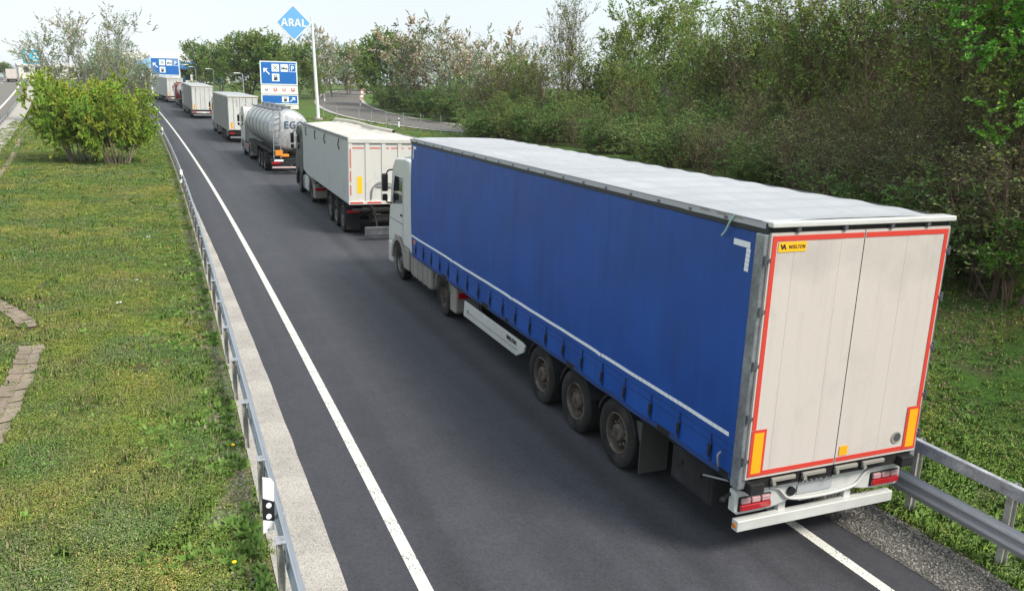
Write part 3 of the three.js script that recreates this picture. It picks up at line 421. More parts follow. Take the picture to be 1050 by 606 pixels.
  mesh('outline_lamp', [tube([[-1.2, 0.86, -0.25], [-1.3, 0.84, -0.22], [-1.36, 0.82, -0.2]], 0.02, 8, 6), new THREE.SphereGeometry(0.035, 10, 8).translate(-1.38, 0.815, -0.2)], M.rubber, t);
  // bogie
  runningGear(t, [-2.86, -4.17, -5.48]);
  for (const s of [-1, 1]) {
    for (const z of [-2.86, -4.17, -5.48]) mesh('mudguard', [profZ(arc(z, 0.5, 0.545, 0.575, 0.35, Math.PI - 0.35), s < 0 ? -1.24 : 0.84, s < 0 ? -0.84 : 1.24)], M.rubber, t);
    const mf = mesh('mud_flap', [span(s < 0 ? -1.22 : 0.76, s < 0 ? -0.76 : 1.22, 0.16, 0.66, -2.23, -2.215), profZ([[-2.35, 0.9], [-2.2, 0.92], [-2.205, 0.64], [-2.25, 0.64]], s < 0 ? -1.22 : 0.76, s < 0 ? -0.76 : 1.22)], mat(0x4a4947, 0.85, 0, { map: T.dirt }), t);
    const toolbox = mesh('tool_box', [span(s < 0 ? -1.2 : 0.7, s < 0 ? -0.7 : 1.2, 0.46, 0.94, -1.5, -0.62, 0.03)], M.rubber, t);
    mesh('box_lid', [span(s < 0 ? -1.212 : 1.19, s < 0 ? -1.19 : 1.212, 0.5, 0.9, -1.45, -0.67, 0.02), bx(0.03, 0.08, 0.05, s * 1.215, 0.78, -1.25, 0.008), bx(0.03, 0.08, 0.05, s * 1.215, 0.78, -0.85, 0.008)], M.rubber, toolbox);
    const panel = mesh('side_panel', [profZ([[-9.5, 0.48], [-9.45, 0.82], [-6.3, 0.83], [-6.16, 0.80], [-6.22, 0.66], [-6.55, 0.50]], s < 0 ? -1.25 : 1.21, s < 0 ? -1.21 : 1.25, 0.012)], M.white, t);
    mesh('panel_fold', [tube([[s * 1.253, 0.62, -9.3], [s * 1.253, 0.625, -8], [s * 1.253, 0.63, -6.5]], 0.008, 10, 5), cylX(0.045, 0.01, s * 1.255, 0.64, -9.2, 16)], M.greyDirty, panel);
    if (s < 0) mesh('lettering', [text('WIELTON', 0.075, 0.004).rotateY(-Math.PI / 2).translate(-1.256, 0.74, -6.78)], M.chassis, panel);
    mesh('landing_leg', [span(s < 0 ? -0.78 : 0.66, s < 0 ? -0.66 : 0.78, 0.4, 1.0, -9.75, -9.63), span(s < 0 ? -0.82 : 0.62, s < 0 ? -0.62 : 0.82, 0.34, 0.4, -9.8, -9.58)], M.chassis, t);
  }
  mesh('air_tank', [cylX(0.14, 1.0, 0, 0.72, -6.4, 16), cylZ(0.12, 0.8, -0.75, 0.75, -7.5, 16)], M.chassis, t);
  mesh('hook', [tube([[-W - 0.03, 1.3, -0.4], [-W - 0.07, 1.27, -0.4], [-W - 0.07, 1.16, -0.38], [-W - 0.05, 1.12, -0.4]], 0.014, 10, 6)], M.alu, t);
  mesh('tension_pole', [tube([[-1.2, 0.98, -0.25], [-1.28, 0.9, -0.6], [-1.27, 0.86, -0.72]], 0.014, 8, 6)], M.alu, t);
  tractor(t, { x: 0.05, z: -14.02, h: 3.4, paint: M.white, drive: -11.32, spoil: 0.1 });
}
// ------------------------------------------------------------------ the other lorries in the queue
function lorry(label, z, cx, turn) { const t = thing('articulated_truck', label, 'truck', [cx, roadY(cx, z), z], turn ?? headAt(z - 7), 'trucks queuing on the slip road'); t.rotation.order = 'YXZ'; t.rotation.z = -0.012; t.rotation.x = Math.atan((rise(z - 12) - rise(z)) / 12); return t; }
{ // tipper
  const t = lorry('black tractor unit with grey tipper trailer and white ribbed tailgate behind the silver tanker', -21.2, 0.05, -0.012), b = -0.9, f = -12.2, w = 1.25;
  const bodyGrey = phys(0xb9bcbd, 0.5, { map: T.dirt }), tail = phys(0xd9d7d3, 0.5, { map: T.dirt });
  const body = mesh('tipper_body', [profZ([[b, 1.16], [b, 3.46], [f, 3.42], [f, 1.30], [f + 1.2, 1.16]], -w, w, 0.05)], bodyGrey, t);
  mesh('top_rail', [span(-w - 0.03, -w + 0.05, 3.40, 3.5, f, b, 0.02), span(w - 0.05, w + 0.03, 3.40, 3.5, f, b, 0.02)], M.alu, body);
  for (const q of [0.12, 0.36, 0.58, 0.86]) { const z = lerp(f, b, q); mesh('tarp_hook', [tube([[-w - 0.02, 3.34, z], [-w - 0.05, 3.24, z + 0.06], [-w - 0.05, 3.1, z + 0.02], [-w - 0.02, 2.96, z + 0.05]], 0.018, 8, 6)], M.black, body); }
  const r = RNG(11); mesh('roll_tarp', [sheet(20, 70, (u, v) => { const x = lerp(-w + 0.02, w - 0.02, u), z = lerp(f, b + 0.1, v); if (v > 0.995 || v < 0.005) return [x, 3.36, z, x, z]; return [x, 3.46 + 0.10 * Math.sin(Math.PI * u) + 0.09 * (fbm(x * 1.5, z * 1.3, 0, 4) - 0.5) + (u > 0.55 ? 0.10 * sstep(0.55, 0.6, u) * sstep(0.9, 0.62, u) : 0), z, x, z]; })], M.tarpBeige, body);
  mesh('tarp_roll', [tube([[0.25, 3.68, f + 0.3], [0.38, 3.72, -8], [0.3, 3.7, -4], [0.42, 3.7, b - 0.1]], 0.07, 24, 8)], M.tarpBeige, body);
  const tg = mesh('tailgate', [span(-w, w, 1.2, 3.42, b, b + 0.06, 0.015)], tail, t);
  for (const x of [-1.17, -0.58, 0, 0.58, 1.17]) mesh('rib', [span(x - 0.07, x + 0.07, 1.2, 3.44, b + 0.055, b + 0.10, 0.015)], tail, tg);
  mesh('cross_rib', [span(-w, w, 3.3, 3.45, b + 0.05, b + 0.12, 0.02), span(-w, w, 1.16, 1.28, b + 0.05, b + 0.12, 0.02)], tail, tg);
  for (const [x0, x1] of [[-1.1, -0.68], [-0.48, -0.1], [0.1, 0.2], [0.28, 0.72], [0.9, 1.2]]) mesh('red_tape', [gTape(x0, x1, 3.11, 3.155, b + 0.062)], M.redFaded, tg);
  for (const [y0, y1] of [[2.45, 3.1], [1.95, 2.35], [1.5, 1.85]]) { mesh('red_tape', [gTape(-1.2, -1.15, y0, y1, b + 0.102)], M.redFaded, tg); mesh('red_tape', [gTape(1.15, 1.2, y0, y1, b + 0.102)], M.redFaded, tg); }
  mesh('red_tape', [gTape(-1.2, -0.75, 1.2, 1.26, b + 0.122), gTape(-0.6, -0.1, 1.2, 1.26, b + 0.122), gTape(0.1, 0.8, 1.2, 1.26, b + 0.122)], M.redTape, tg);
  for (const s of [-1, 1]) mesh('yellow_plate', [gTape(s * 0.85 - 0.09, s * 0.85 + 0.09, 1.55, 2.15, b + 0.062)], M.yellow, tg);
  mesh('hose', [tube([[-0.45, 1.35, b + 0.1], [-0.4, 1.75, b + 0.14], [-0.15, 1.95, b + 0.14], [0.3, 1.85, b + 0.13], [0.5, 1.6, b + 0.13]], 0.025, 20, 6), bar([-0.25, 1.8, b + 0.1], [0.5, 1.75, b + 0.1], 0.018)], M.greyPlastic, tg);
  runningGear(t, [-2.15, -3.5, -4.85], { f0: -11.2, style: 'silver' });
  for (const s of [-1, 1]) { for (const z of [-2.15, -3.5, -4.85]) mesh('mudguard', [profZ(arc(z, 0.5, 0.55, 0.585, 0.1, Math.PI - 0.3), s < 0 ? -1.24 : 0.84, s < 0 ? -0.84 : 1.24)], M.rubber, t);
    mesh('mud_flap', [span(s < 0 ? -1.22 : 0.72, s < 0 ? -0.72 : 1.22, 0.15, 0.74, -1.56, -1.545)], M.rubber, t);
    mesh('tail_lamp', [bx(0.46, 0.11, 0.06, s * 0.95, 0.82, -1.5, 0.015)], M.lampRed, t); }
  mesh('frame_tail', [span(-0.5, -0.4, 0.7, 1.1, -2, -0.5), span(0.4, 0.5, 0.7, 1.1, -2, -0.5), cylX(0.12, 1.9, 0.2, 0.95, -0.95, 14), cylX(0.17, 1.6, 0.3, 0.62, -0.9, 16), bar([-0.45, 1.05, -0.6], [-0.35, 0.3, -0.1], 0.035), bar([0.45, 1.05, -0.6], [0.35, 0.3, -0.1], 0.035)], M.chassis, t);
  const ub = mesh('underrun_plate', [bx(2.2, 0.3, 0.06, 0.25, 0.34, -0.05, 0.015), bx(2.1, 0.05, 0.02, 0.25, 0.42, -0.015)], M.aluDark, t);
  tractor(t, { x: 0, z: -12.75, h: 3.35, paint: phys(0x1b1d20, 0.35, { clearcoat: 0.4 }), lower: M.black, tank: M.alu, drive: -10.25, spoil: 0.12 });
  for (const s of [-1, 1]) mesh('white_fairing', [profZ([[-12.0, 0.45], [-12.0, 1.08], [-10.95, 1.08], [-10.85, 0.8], [-10.9, 0.45]], s < 0 ? -1.22 : 1.16, s < 0 ? -1.16 : 1.22, 0.01)], M.white, t);
  mesh('exhaust_stack', [cylY(0.075, 1.9, -1.05, 2.3, -12.5, 14)], M.black, t);
}
{ // silver tanker
  const t = lorry('polished silver tanker truck with dark letters on its domed rear end and a ladder', -43.6, -0.22), steel = mat(0xdedede, 0.3, 0.22, { map: T.galv }), R = 1.19, cy = 2.55, b = -0.75, f = -12.6;
  const prof = []; for (let k = 0; k <= 10; k++) { const a = k / 10 * Math.PI / 2; prof.push([b + 0.38 * Math.cos(a) , R * Math.sin(a) * (k < 10 ? 1 : 1)]); }
  const pts = prof.map(([z, r]) => new THREE.Vector2(Math.max(r, 0.001), -z)); pts.push(new THREE.Vector2(R * 0.98, -(f + 3)), new THREE.Vector2(R * 0.95, -f), new THREE.Vector2(R * 0.8, -f + 0.25), new THREE.Vector2(0.001, -f + 0.35));
  const tank = mesh('tank', [new THREE.LatheGeometry(pts, 48).rotateX(-Math.PI / 2).translate(0, cy, 0)], steel, t);
  const lowPts = []; // discharge cones under the barrel
  for (const q of [-3.2, -6.2, -9.2]) mesh('hopper', [new THREE.ConeGeometry(1.0, 1.35, 24, 1, true).rotateX(Math.PI).translate(0, 1.35, q)], steel, tank);
  for (let z = b - 0.3; z > f; z -= 1.85) mesh('hoop', [new THREE.TorusGeometry(R + 0.004, 0.02, 6, 40).translate(0, cy, z)], M.alu, tank);
  for (let z = b - 0.9; z > f + 0.5; z -= 2.2) { mesh('manhole', [cylY(0.27, 0.2, 0, cy + R + 0.06, z, 18), cylY(0.31, 0.05, 0, cy + R + 0.17, z, 18)], M.alu, tank); }
  for (const x of [-0.75, -0.35]) mesh('walkway_rail', [bar([x, cy + R * 0.98, b], [x, cy + R * 0.98, f + 0.3], 0.03)], M.alu, tank);
  for (let z = b - 0.2; z > f + 0.4; z -= 0.75) mesh('walkway_rung', [bar([-0.8, cy + R * 0.93, z], [-0.3, cy + R * 1.0, z], 0.025)], M.aluDark, tank);
  const eg = text('EGO', 0.42, 0.015), EP = eg.attributes.position; eg.translate(0.24, 0, 0);
  for (let i = 0; i < EP.count; i++) { const x = EP.getX(i), y = EP.getY(i) + 0.32, rr = Math.min(0.97, Math.hypot(x, y) / R); EP.setXYZ(i, x, cy + y, b + 0.38 * Math.sqrt(1 - rr * rr) + 0.008 + EP.getZ(i)); }
  eg.computeVertexNormals(); mesh('lettering', [eg], mat(0x3d4b66, 0.5), tank);
  const lad = mesh('ladder', [bar([-1.02, 0.95, 0.0], [-0.9, 3.7, -0.55], 0.028), bar([-0.62, 0.95, 0.0], [-0.5, 3.8, -0.55], 0.028)], M.alu, t);
  for (let k = 0; k < 9; k++) { const q = k / 9 + 0.05; mesh('rung', [bar([-1.02 + 0.12 * q, 0.95 + 2.75 * q, -0.55 * q], [-0.62 + 0.12 * q, 0.95 + 2.8 * q, -0.55 * q], 0.02)], M.alu, lad); }
  mesh('orange_plate', [bx(0.42, 0.32, 0.03, -0.72, 1.28, 0.02, 0.01), bx(0.5, 0.16, 0.25, -0.4, 1.12, -0.1, 0.03)], mat(0xe08a2a, 0.5), t);
  for (const s of [-1, 1]) mesh('rear_fender', [profZ(arc(-2.6, 0.5, 0.58, 0.62, 0.0, Math.PI), s < 0 ? -1.24 : 0.84, s < 0 ? -0.84 : 1.24)], M.black, t); mesh('rear_beam', [span(-1.2, 1.2, 0.75, 0.95, -0.3, -0.05, 0.03)], M.black, t);
  mesh('side_cladding', [span(-1.24, -1.18, 0.62, 1.25, -9.6, -6.0, 0.03), span(1.18, 1.24, 0.62, 1.25, -9.6, -6.0, 0.03), span(-1.1, -0.7, 1.2, 1.34, -12, -1, 0.02)], M.chassis, t);
  const lb = mesh('lamp_board', [bx(2.4, 0.2, 0.08, 0, 0.66, -0.08, 0.02)], M.black, t); for (const s of [-1, 1]) { mesh('tail_lamp', [bx(0.5, 0.14, 0.04, s * 0.9, 0.68, -0.02, 0.015)], M.lampRed, lb); }
  mesh('plate', [bx(0.52, 0.11, 0.02, -0.75, 0.83, 0.02)], M.signWhite, lb);
  mesh('underrun_bar', [bx(2.3, 0.12, 0.1, 0, 0.42, -0.05, 0.012)], M.alu, t); mesh('red_white_tape', [bx(2.2, 0.06, 0.01, 0, 0.43, 0.004)], mat(0xd9b3ac, 0.5), t);
  runningGear(t, [-2.6, -3.91, -5.22], { f0: -11.8, style: 'silver', seg: 28 });
  mesh('hazard_label', [bx(0.02, 0.3, 0.4, -1.25, 0.95, -10.6, 0.005)], mat(0xc8512f, 0.6), t);
  tractor(t, { x: 0, z: -13.2, h: 3.55, paint: M.white, tank: M.alu, drive: -10.9, spoil: 0.15 });
}
function boxTrailer(label, z, cx, o) { // plain curtain-sider seen from far behind
  const t = lorry(label, z, cx), W = 1.275;
  mesh('curtain', [sheet(80, 6, (u, v) => { const zz = lerp(-0.1, -13.55, u), y = lerp(o.y0 ?? 1.02, 3.9, v); return [-W - 0.01 - 0.012 * Math.sin(zz * 2.1) - 0.006 * Math.sin(zz * 9), y, zz, zz, y]; })], o.side, t, true);
  mesh('curtain', [sheet(40, 4, (u, v) => { const zz = lerp(-0.1, -13.55, u), y = lerp(o.y0 ?? 1.02, 3.9, v); return [W + 0.01, y, zz, zz, y]; })], o.side, t, true);
  mesh('roof', [sheet(10, 60, (u, v) => { const x = lerp(-W - 0.03, W + 0.03, u), zz = lerp(-13.6, 0.02, v); return [x, 3.985 + 0.02 * Math.sin(Math.PI * u) - 0.012 * Math.sin(zz * 4.6) ** 2, zz, x, zz]; })], M.tarpWhite, t, true);
  mesh('cant_rail', [span(-W - 0.025, -W + 0.04, 3.86, 3.98, -13.58, 0.0, 0.01), span(W - 0.04, W + 0.025, 3.86, 3.98, -13.58, 0.0, 0.01)], o.rail ?? M.offWhite, t);
  mesh('front_wall', [span(-W, W, 1.02, 3.95, -13.6, -13.52)], M.offWhite, t);
  mesh('rear_header', [span(-W - 0.02, W + 0.02, 3.88, 4.0, -0.1, 0.04, 0.015)], M.offWhite, t); mesh('header_gap', [span(-W + 0.02, W - 0.02, 3.83, 3.885, -0.08, -0.01)], M.chassis, t);
  for (const s of [-1, 1]) { const a = s < 0 ? -W + 0.06 : 0.005, bb = s < 0 ? -0.005 : W - 0.06; const d = mesh('rear_door', [span(a, bb, 1.12, 3.84, -0.05, 0.0, 0.004)], M.white, t);
    mesh('corner_post', [span(s < 0 ? -W : W - 0.055, s < 0 ? -W + 0.055 : W, 1.0, 3.86, -0.1, 0.01, 0.01)], M.alu, t);
    for (const x of [0.25, 0.8]) mesh('lock_bar', [cylY(0.016, 2.7, s * x, 2.48, 0.022, 8)], M.alu, d);
    mesh('warning_plate', [gTape(s * 1.0 - 0.09, s * 1.0 + 0.09, 1.2, 1.75, 0.003)], M.orange, d); mesh('tail_lamp', [bx(0.42, 0.14, 0.05, s * 0.98, 0.82, -0.03, 0.012)], M.lampRed, t); }
  if (o.mark) mesh('upright_lettering', Array.from({ length: 7 }, (_, k) => bx(0.09, 0.06, 0.004, o.mark, 3.1 + k * 0.09, 0.004)), mat(0x8f8d8c, 0.6), t);
  mesh('rear_sill', [span(-W, W, 0.96, 1.1, -0.12, -0.01, 0.01)], M.chassis, t); mesh('lamp_board', [bx(2.5, 0.26, 0.06, 0, 0.80, -0.08, 0.02)], o.board ?? M.chassis, t);
  mesh('underrun_bar', [bx(2.3, 0.15, 0.08, 0, 0.47, -0.1, 0.012)], o.bar ?? M.alu, t); mesh('number_plate', [bx(0.52, 0.11, 0.012, 0.1, 0.8, -0.04)], M.signWhite, t);
  mesh('side_guard', [span(-1.25, -1.21, 0.5, 0.62, -9.2, -6.3), span(-1.25, -1.21, 0.75, 0.87, -9.2, -6.3), span(-1.25, -1.2, 0.5, 1.0, -2.1, -0.6)], M.aluDark, t);
  runningGear(t, [-2.86, -4.17, -5.48], { seg: 24 });
  tractor(t, { x: 0, z: -14.0, h: 3.5, paint: o.cab, drive: -11.4, spoil: 0.3 });
}
boxTrailer('curtain-side trailer truck with grey side and dark lamp board right ahead of the tanker', -69.2, -0.78, { side: M.sideFar, cab: M.white, mark: -0.5, rail: M.offWhite });
boxTrailer('curtain-side trailer truck with pale side and white lamp board below the doors', -104, -2.68, { side: mat(0x9b9a97, 0.6, 0, { map: T.tarp }), cab: M.white, board: M.door, mark: -0.75 });
{ // red and silver tanker further up
  const t = lorry('small red and silver tanker squeezed between two white box trailers', -124, -3.45), red = mat(0x6f2a26, 0.5);
  mesh('tank', [new THREE.SphereGeometry(1, 24, 16).scale(1.15, 1.1, 0.35).translate(0, 2.4, -0.7), cylZ(1.15, 9, 0, 2.4, -5.2, 32).scale(1, 1, 1)], mat(0xb9b2ae, 0.3, 0.8), t);
  mesh('rear_frame', [span(-1.2, -1.0, 0.6, 3.6, -0.7, -0.4, 0.03), span(1.0, 1.2, 0.6, 3.6, -0.7, -0.4, 0.03), span(-1.2, 1.2, 3.3, 3.5, -0.7, -0.4, 0.03), span(-1.22, 1.22, 0.6, 1.25, -0.6, -0.3, 0.04)], red, t);
  mesh('ladder', [bar([-0.9, 1, -0.25], [-0.9, 3.6, -0.35], 0.03), bar([-0.5, 1, -0.25], [-0.5, 3.6, -0.35], 0.03), ...[...Array(8).keys()].map((k) => bar([-0.9, 1.2 + k * 0.3, -0.28], [-0.5, 1.2 + k * 0.3, -0.28], 0.02))], M.alu, t);
  mesh('underrun_bar', [bx(2.3, 0.14, 0.1, 0, 0.5, -0.2)], M.chassis, t); for (const s of [-1, 1]) mesh('tail_lamp', [bx(0.4, 0.16, 0.05, s * 0.9, 0.85, -0.28)], M.lampRed, t);
  runningGear(t, [-2.2, -3.5, -4.8], { f0: -9.5, seg: 20 }); tractor(t, { x: 0, z: -11.3, h: 3.4, paint: red, drive: -8.9, spoil: 0.1 });
}
boxTrailer('distant trailer truck with off-white doors and white side next to the far blue sign', -141, -5.35, { side: mat(0xb5b3af, 0.6, 0, { map: T.tarp }), cab: M.white, board: M.door, mark: 0.2 });
{ // truck with a wooden-brown load, up by the white flowering tree
  const z = -164, cx = -10.55, t = lorry('truck carrying a brown boxed load beside the far end of the guard rail', z, cx), wood = mat(0xa98f70, 0.8, 0, { map: T.grime });
  mesh('load_body', [span(-1.22, 1.22, 1.2, 3.4, -7.5, 0, 0.03)], wood, t); for (const x of [-1.1, -0.4, 0.4, 1.1]) mesh('stake', [span(x - 0.05, x + 0.05, 1.1, 3.5, 0.0, 0.06)], M.offWhite, t);
  mesh('bed', [span(-1.25, 1.25, 0.95, 1.2, -7.6, 0.02)], M.chassis, t); mesh('lamp_board', [bx(2.5, 0.22, 0.08, 0, 0.75, -0.02)], M.chassis, t); mesh('underrun_bar', [bx(2.4, 0.14, 0.08, 0, 0.45, -0.02)], M.offWhite, t);
  for (const s of [-1, 1]) mesh('tail_lamp', [bx(0.4, 0.12, 0.04, s * 0.95, 0.77, 0.04)], M.lampRed, t);
  runningGear(t, [-1.8, -3.1], { f0: -8, seg: 20 }); tractor(t, { x: 0, z: -8.0, h: 3.3, paint: M.white, drive: -6.2, spoil: 0.3 });
}
// motorway traffic
function car(label, x, z, paint, turn, H = 1.45, L = 4.4) {
  const t = thing('car', label, 'car', [x, roadY(x, z), z], turn), w = 0.88, h = L / 2;
  mesh('body', [profZ([[h, 0.45], [h, 0.85], [h - 0.15, 0.98], [h - 0.9, 1.0], [-h + 1.15, 0.95], [-h + 0.1, 0.78], [-h, 0.5], [-h + 0.1, 0.3], [h - 0.1, 0.3]], -w, w, 0.06)], paint, t);
  mesh('cabin', [profZ([[h - 0.35, 0.95], [h - 1.0, H], [-0.1, H], [-h + 1.3, 0.93]], -w + 0.1, w - 0.1, 0.05)], M.glass, t); mesh('roof', [span(-w + 0.16, w - 0.16, H - 0.03, H + 0.02, -0.05, h - 1.0, 0.02)], paint, t);
  for (const s of [-1, 1]) { for (const q of [h - 0.8, -h + 0.85]) wheel(t, s * 0.78, 0.32, q, 0.32, 0.2, 'silver', 16); mesh('tail_light', [bx(0.3, 0.14, 0.04, s * 0.65, 0.8, h + 0.0)], M.lampRed, t); mesh('headlight', [bx(0.32, 0.13, 0.05, s * 0.62, 0.66, -h + 0.03)], M.lampClear, t); }
}
{ const hd = (z) => Math.atan(0.083 + 1.6e-4 * -z);
  car('dark car driving on the motorway beside the white van', hwayR(-190) - 8.8, -190, mat(0x2b3138, 0.3), hd(-190));
  car('silver car on the motorway beyond the white van', hwayR(-262) - 5.4, -262, mat(0xaeb2b5, 0.3), hd(-262));
  car('red car on the motorway below the turquoise overhead sign', hwayR(-238) - 5.3, -238, mat(0x8c2b27, 0.3), hd(-238));
  const z = -228, x = hwayR(z) - 5.2, v = thing('box_van', 'white box van driving on the motorway beyond the green bush', 'van', [x, roadY(x, z), z], hd(z));
  mesh('cargo_box', [span(-1.1, 1.1, 0.8, 3.1, -4.2, 0, 0.04)], M.door, v); mesh('rear_door', [span(-1.0, -0.01, 0.9, 2.95, 0, 0.02), span(0.01, 1.0, 0.9, 2.95, 0, 0.02)], M.door, v); mesh('cab', [profZ([[-4.3, 0.6], [-4.3, 2.4], [-5.2, 2.4], [-5.8, 1.5], [-6.2, 1.3], [-6.2, 0.5]], -1, 1, 0.06)], M.white, v); mesh('bumper', [bx(2.1, 0.2, 0.15, 0, 0.6, -0.02)], M.chassis, v);
  for (const s of [-1, 1]) { for (const q of [-1.2, -5.3]) wheel(v, s * 0.9, 0.36, q, 0.36, 0.24, 'silver', 16); mesh('tail_light', [bx(0.14, 0.3, 0.04, s * 1.0, 0.85, 0.03)], M.lampRed, v); }
}
const W2 = (px, D) => { // ground point D metres off along the picture column px
  const d = cFwd.clone().addScaledVector(cRight0, (px - CAM.W / 2) / CAM.f); d.addScaledVector(cUp0, 0.24); d.y = 0; d.normalize(); return [CAM.x + d.x * D, CAM.z + d.z * D]; };

// ------------------------------------------------------------------ signs, lamps, posts, building
function arrow(c, x, y, s, up) { c.save(); c.translate(x, y); c.scale(up * s, s); c.lineWidth = 0.28; c.strokeStyle = '#f4f6f6'; c.fillStyle = '#f4f6f6'; c.beginPath(); c.moveTo(-0.75, 0.75); c.lineTo(0.45, -0.45); c.stroke(); c.beginPath(); c.moveTo(0.85, -0.85); c.lineTo(-0.35, -0.8); c.lineTo(-0.05, -0.5); c.lineTo(0.5, 0.05); c.lineTo(0.8, 0.35); c.fill(); c.restore(); }
const infoTop = canvasTex(512, 320, (c, w, h) => { c.fillStyle = '#e8ecec'; c.fillRect(0, 0, w, h); c.fillStyle = '#1466b4'; c.fillRect(14, 14, w - 28, h - 28); arrow(c, 90, 140, 52, -1);
  for (const [x, y] of [[160, 38], [284, 38], [160, 168]]) { c.fillStyle = '#eef0f0'; c.fillRect(x, y, 102, 102); }
  c.strokeStyle = '#4a545c'; c.lineWidth = 9; c.beginPath(); c.moveTo(182, 60); c.lineTo(240, 118); c.moveTo(240, 60); c.lineTo(182, 118); c.stroke();
  c.fillStyle = '#39434b'; c.fillRect(296, 92, 80, 16); c.fillRect(296, 70, 10, 46); c.fillRect(366, 84, 10, 32); c.fillRect(312, 80, 26, 12);
  c.fillStyle = '#20262b'; c.fillRect(188, 192, 38, 58); c.fillRect(178, 248, 58, 10); c.fillRect(230, 206, 7, 40); c.fillStyle = '#eef0f0'; c.fillRect(196, 200, 22, 14);
  c.fillStyle = '#1466b4'; c.strokeStyle = '#eef0f0'; c.lineWidth = 6; c.strokeRect(404, 40, 88, 98); c.fillStyle = '#f2f4f4'; c.font = 'bold 88px sans-serif'; c.fillText('P', 420, 122); });
const infoMid = canvasTex(512, 128, (c, w, h) => { c.fillStyle = '#e6e3df'; c.fillRect(0, 0, w, h); const q = ['#5d6f83', '#c66a62', '#c98f89', '#c0504a']; for (let k = 0; k < 4; k++) { c.fillStyle = q[k]; c.beginPath(); c.arc(76 + k * 122, 62, k === 0 ? 22 : 28, 0, 7); c.fill(); c.fillStyle = '#efe9e5'; c.fillRect(60 + k * 122, 56, 32, 8); c.beginPath(); c.arc(76 + k * 122, 50, 10, 0, 7); c.fill(); } });
const infoLow = canvasTex(512, 160, (c, w, h) => { c.fillStyle = '#e8ecec'; c.fillRect(0, 0, w, h); c.fillStyle = '#1466b4'; c.fillRect(14, 14, w - 28, h - 28); c.fillStyle = '#eef0f0'; c.fillRect(284, 32, 96, 96); c.fillStyle = '#20262b'; c.fillRect(312, 50, 38, 58); c.fillRect(304, 104, 54, 10); c.fillStyle = '#eef0f0'; c.fillRect(319, 58, 22, 14); arrow(c, 432, 82, 44, 1); });
const infoFoot = canvasTex(256, 64, (c, w, h) => { c.fillStyle = '#e6e3df'; c.fillRect(0, 0, w, h); c.fillStyle = '#d8b26a'; for (let k = 0; k < 6; k++) c.fillRect(150 + k * 13, 22, 8, 20); });
function facing(x, z) { return Math.atan2(CAM_AT[0] - x, CAM_AT[1] - z); }
const CAM_AT = [-4, 6];
function infoSign(label, x, z, w, yb, turn) {
  const t = thing('information_sign', label, 'sign', [x, landY(x, z), z], turn), h = w * 1.3, put = (n, y0, y1, m) => mesh(n, [new THREE.BoxGeometry(w, (y1 - y0) * h - 0.06, 0.06).translate(0, yb + (y0 + y1) / 2 * h, 0)], mat(0xffffff, 0.5, 0, { map: m }), t, true);
  put('upper_panel', 0.5, 1, infoTop); put('logo_panel', 0.31, 0.5, infoMid); put('lower_panel', 0.1, 0.31, infoLow); put('foot_panel', 0, 0.1, infoFoot);
  for (const s of [-0.3, 0.3]) mesh('post', [cylY(0.09, yb + h - 0.1, s * w, (yb + h - 0.1) / 2 - 0.1, -0.13, 10)], M.galv, t);
  mesh('back_frame', [bx(w, 0.08, 0.05, 0, yb + h * 0.75, -0.06), bx(w, 0.08, 0.05, 0, yb + h * 0.25, -0.06)], M.galv, t);
}
infoSign('blue and white services sign on posts beside the white mast', 6.15, -100, 4.4, 1.55, -0.02);
infoSign('blue and white services sign next to the filling station canopy', ...W2(166, 170), 5.0, 0.7, -0.02);
{ // petrol station mast with two diamond faces
  const x = 11.55, z = -105, t = thing('station_mast', 'tall white mast with light blue diamond sign and white lettering', 'sign', [x, landY(x, z), z], 0); t.rotation.z = 0.03;
  mesh('mast', [cylY(0.24, 13.0, 0, 6.3, 0, 16, 0.16)], M.steelWhite, t); mesh('footing', [cylY(0.6, 0.3, 0, 0.05, 0, 18)], M.concrete, t);
  const dia = (r) => [[0, r], [r, 0], [0, -r], [-r, 0]];
  const face = (name, ry, px, pz, withText) => { const g = new THREE.Group(); g.name = name; g.position.set(px, 12.05, pz); g.rotation.y = ry; g.rotation.z = -0.03; t.add(g);
    mesh('diamond', [profX(dia(2.25), -0.08, 0.08, 0.02)], M.steelWhite, g); mesh('blue_field', [profX(dia(2.02), 0.08, 0.10)], mat(0x6aa9dd, 0.5), g);
    if (withText) { const tx = text('ARAL', 0.92, 0.03); tx.scale(1.0, 1, 1); mesh('lettering', [tx.translate(0, 0, 0.105)], M.signWhite, g); } };
  face('sign_face', -0.05, -2.35, 0.25, true); face('back_face', 0.75, -1.6, -1.7, false);
  mesh('bracket', [bx(1.0, 0.14, 0.12, -0.4, 12.1, 0.0), bx(0.8, 0.12, 0.12, -0.35, 11.6, -0.2)], M.steelWhite, t);
}
function lamp(label, px, D, h) { const [x, z] = W2(px, D), t = thing('street_lamp', label, 'street lamp', [x, landY(x, z), z], 0, 'street lamps by the parking area');
  mesh('pole', [cylY(0.09, h, 0, h / 2 - 0.05, 0, 10, 0.06), tube([[0, h - 0.1, 0], [-0.15, h + 0.1, 0], [-0.6, h + 0.18, 0.1]], 0.05, 8, 6)], M.galv, t); mesh('lamp_head', [bx(0.9, 0.14, 0.3, -0.9, h + 0.18, 0.12, 0.05)], M.steelWhite, t); }
lamp('pale street lamp behind the distant white trailer', 197, 190, 5.2); lamp('pale street lamp behind the second white trailer', 215, 165, 5.2); lamp('pale street lamp on the grass bank behind the grey-sided trailer', 245, 140, 5.0);
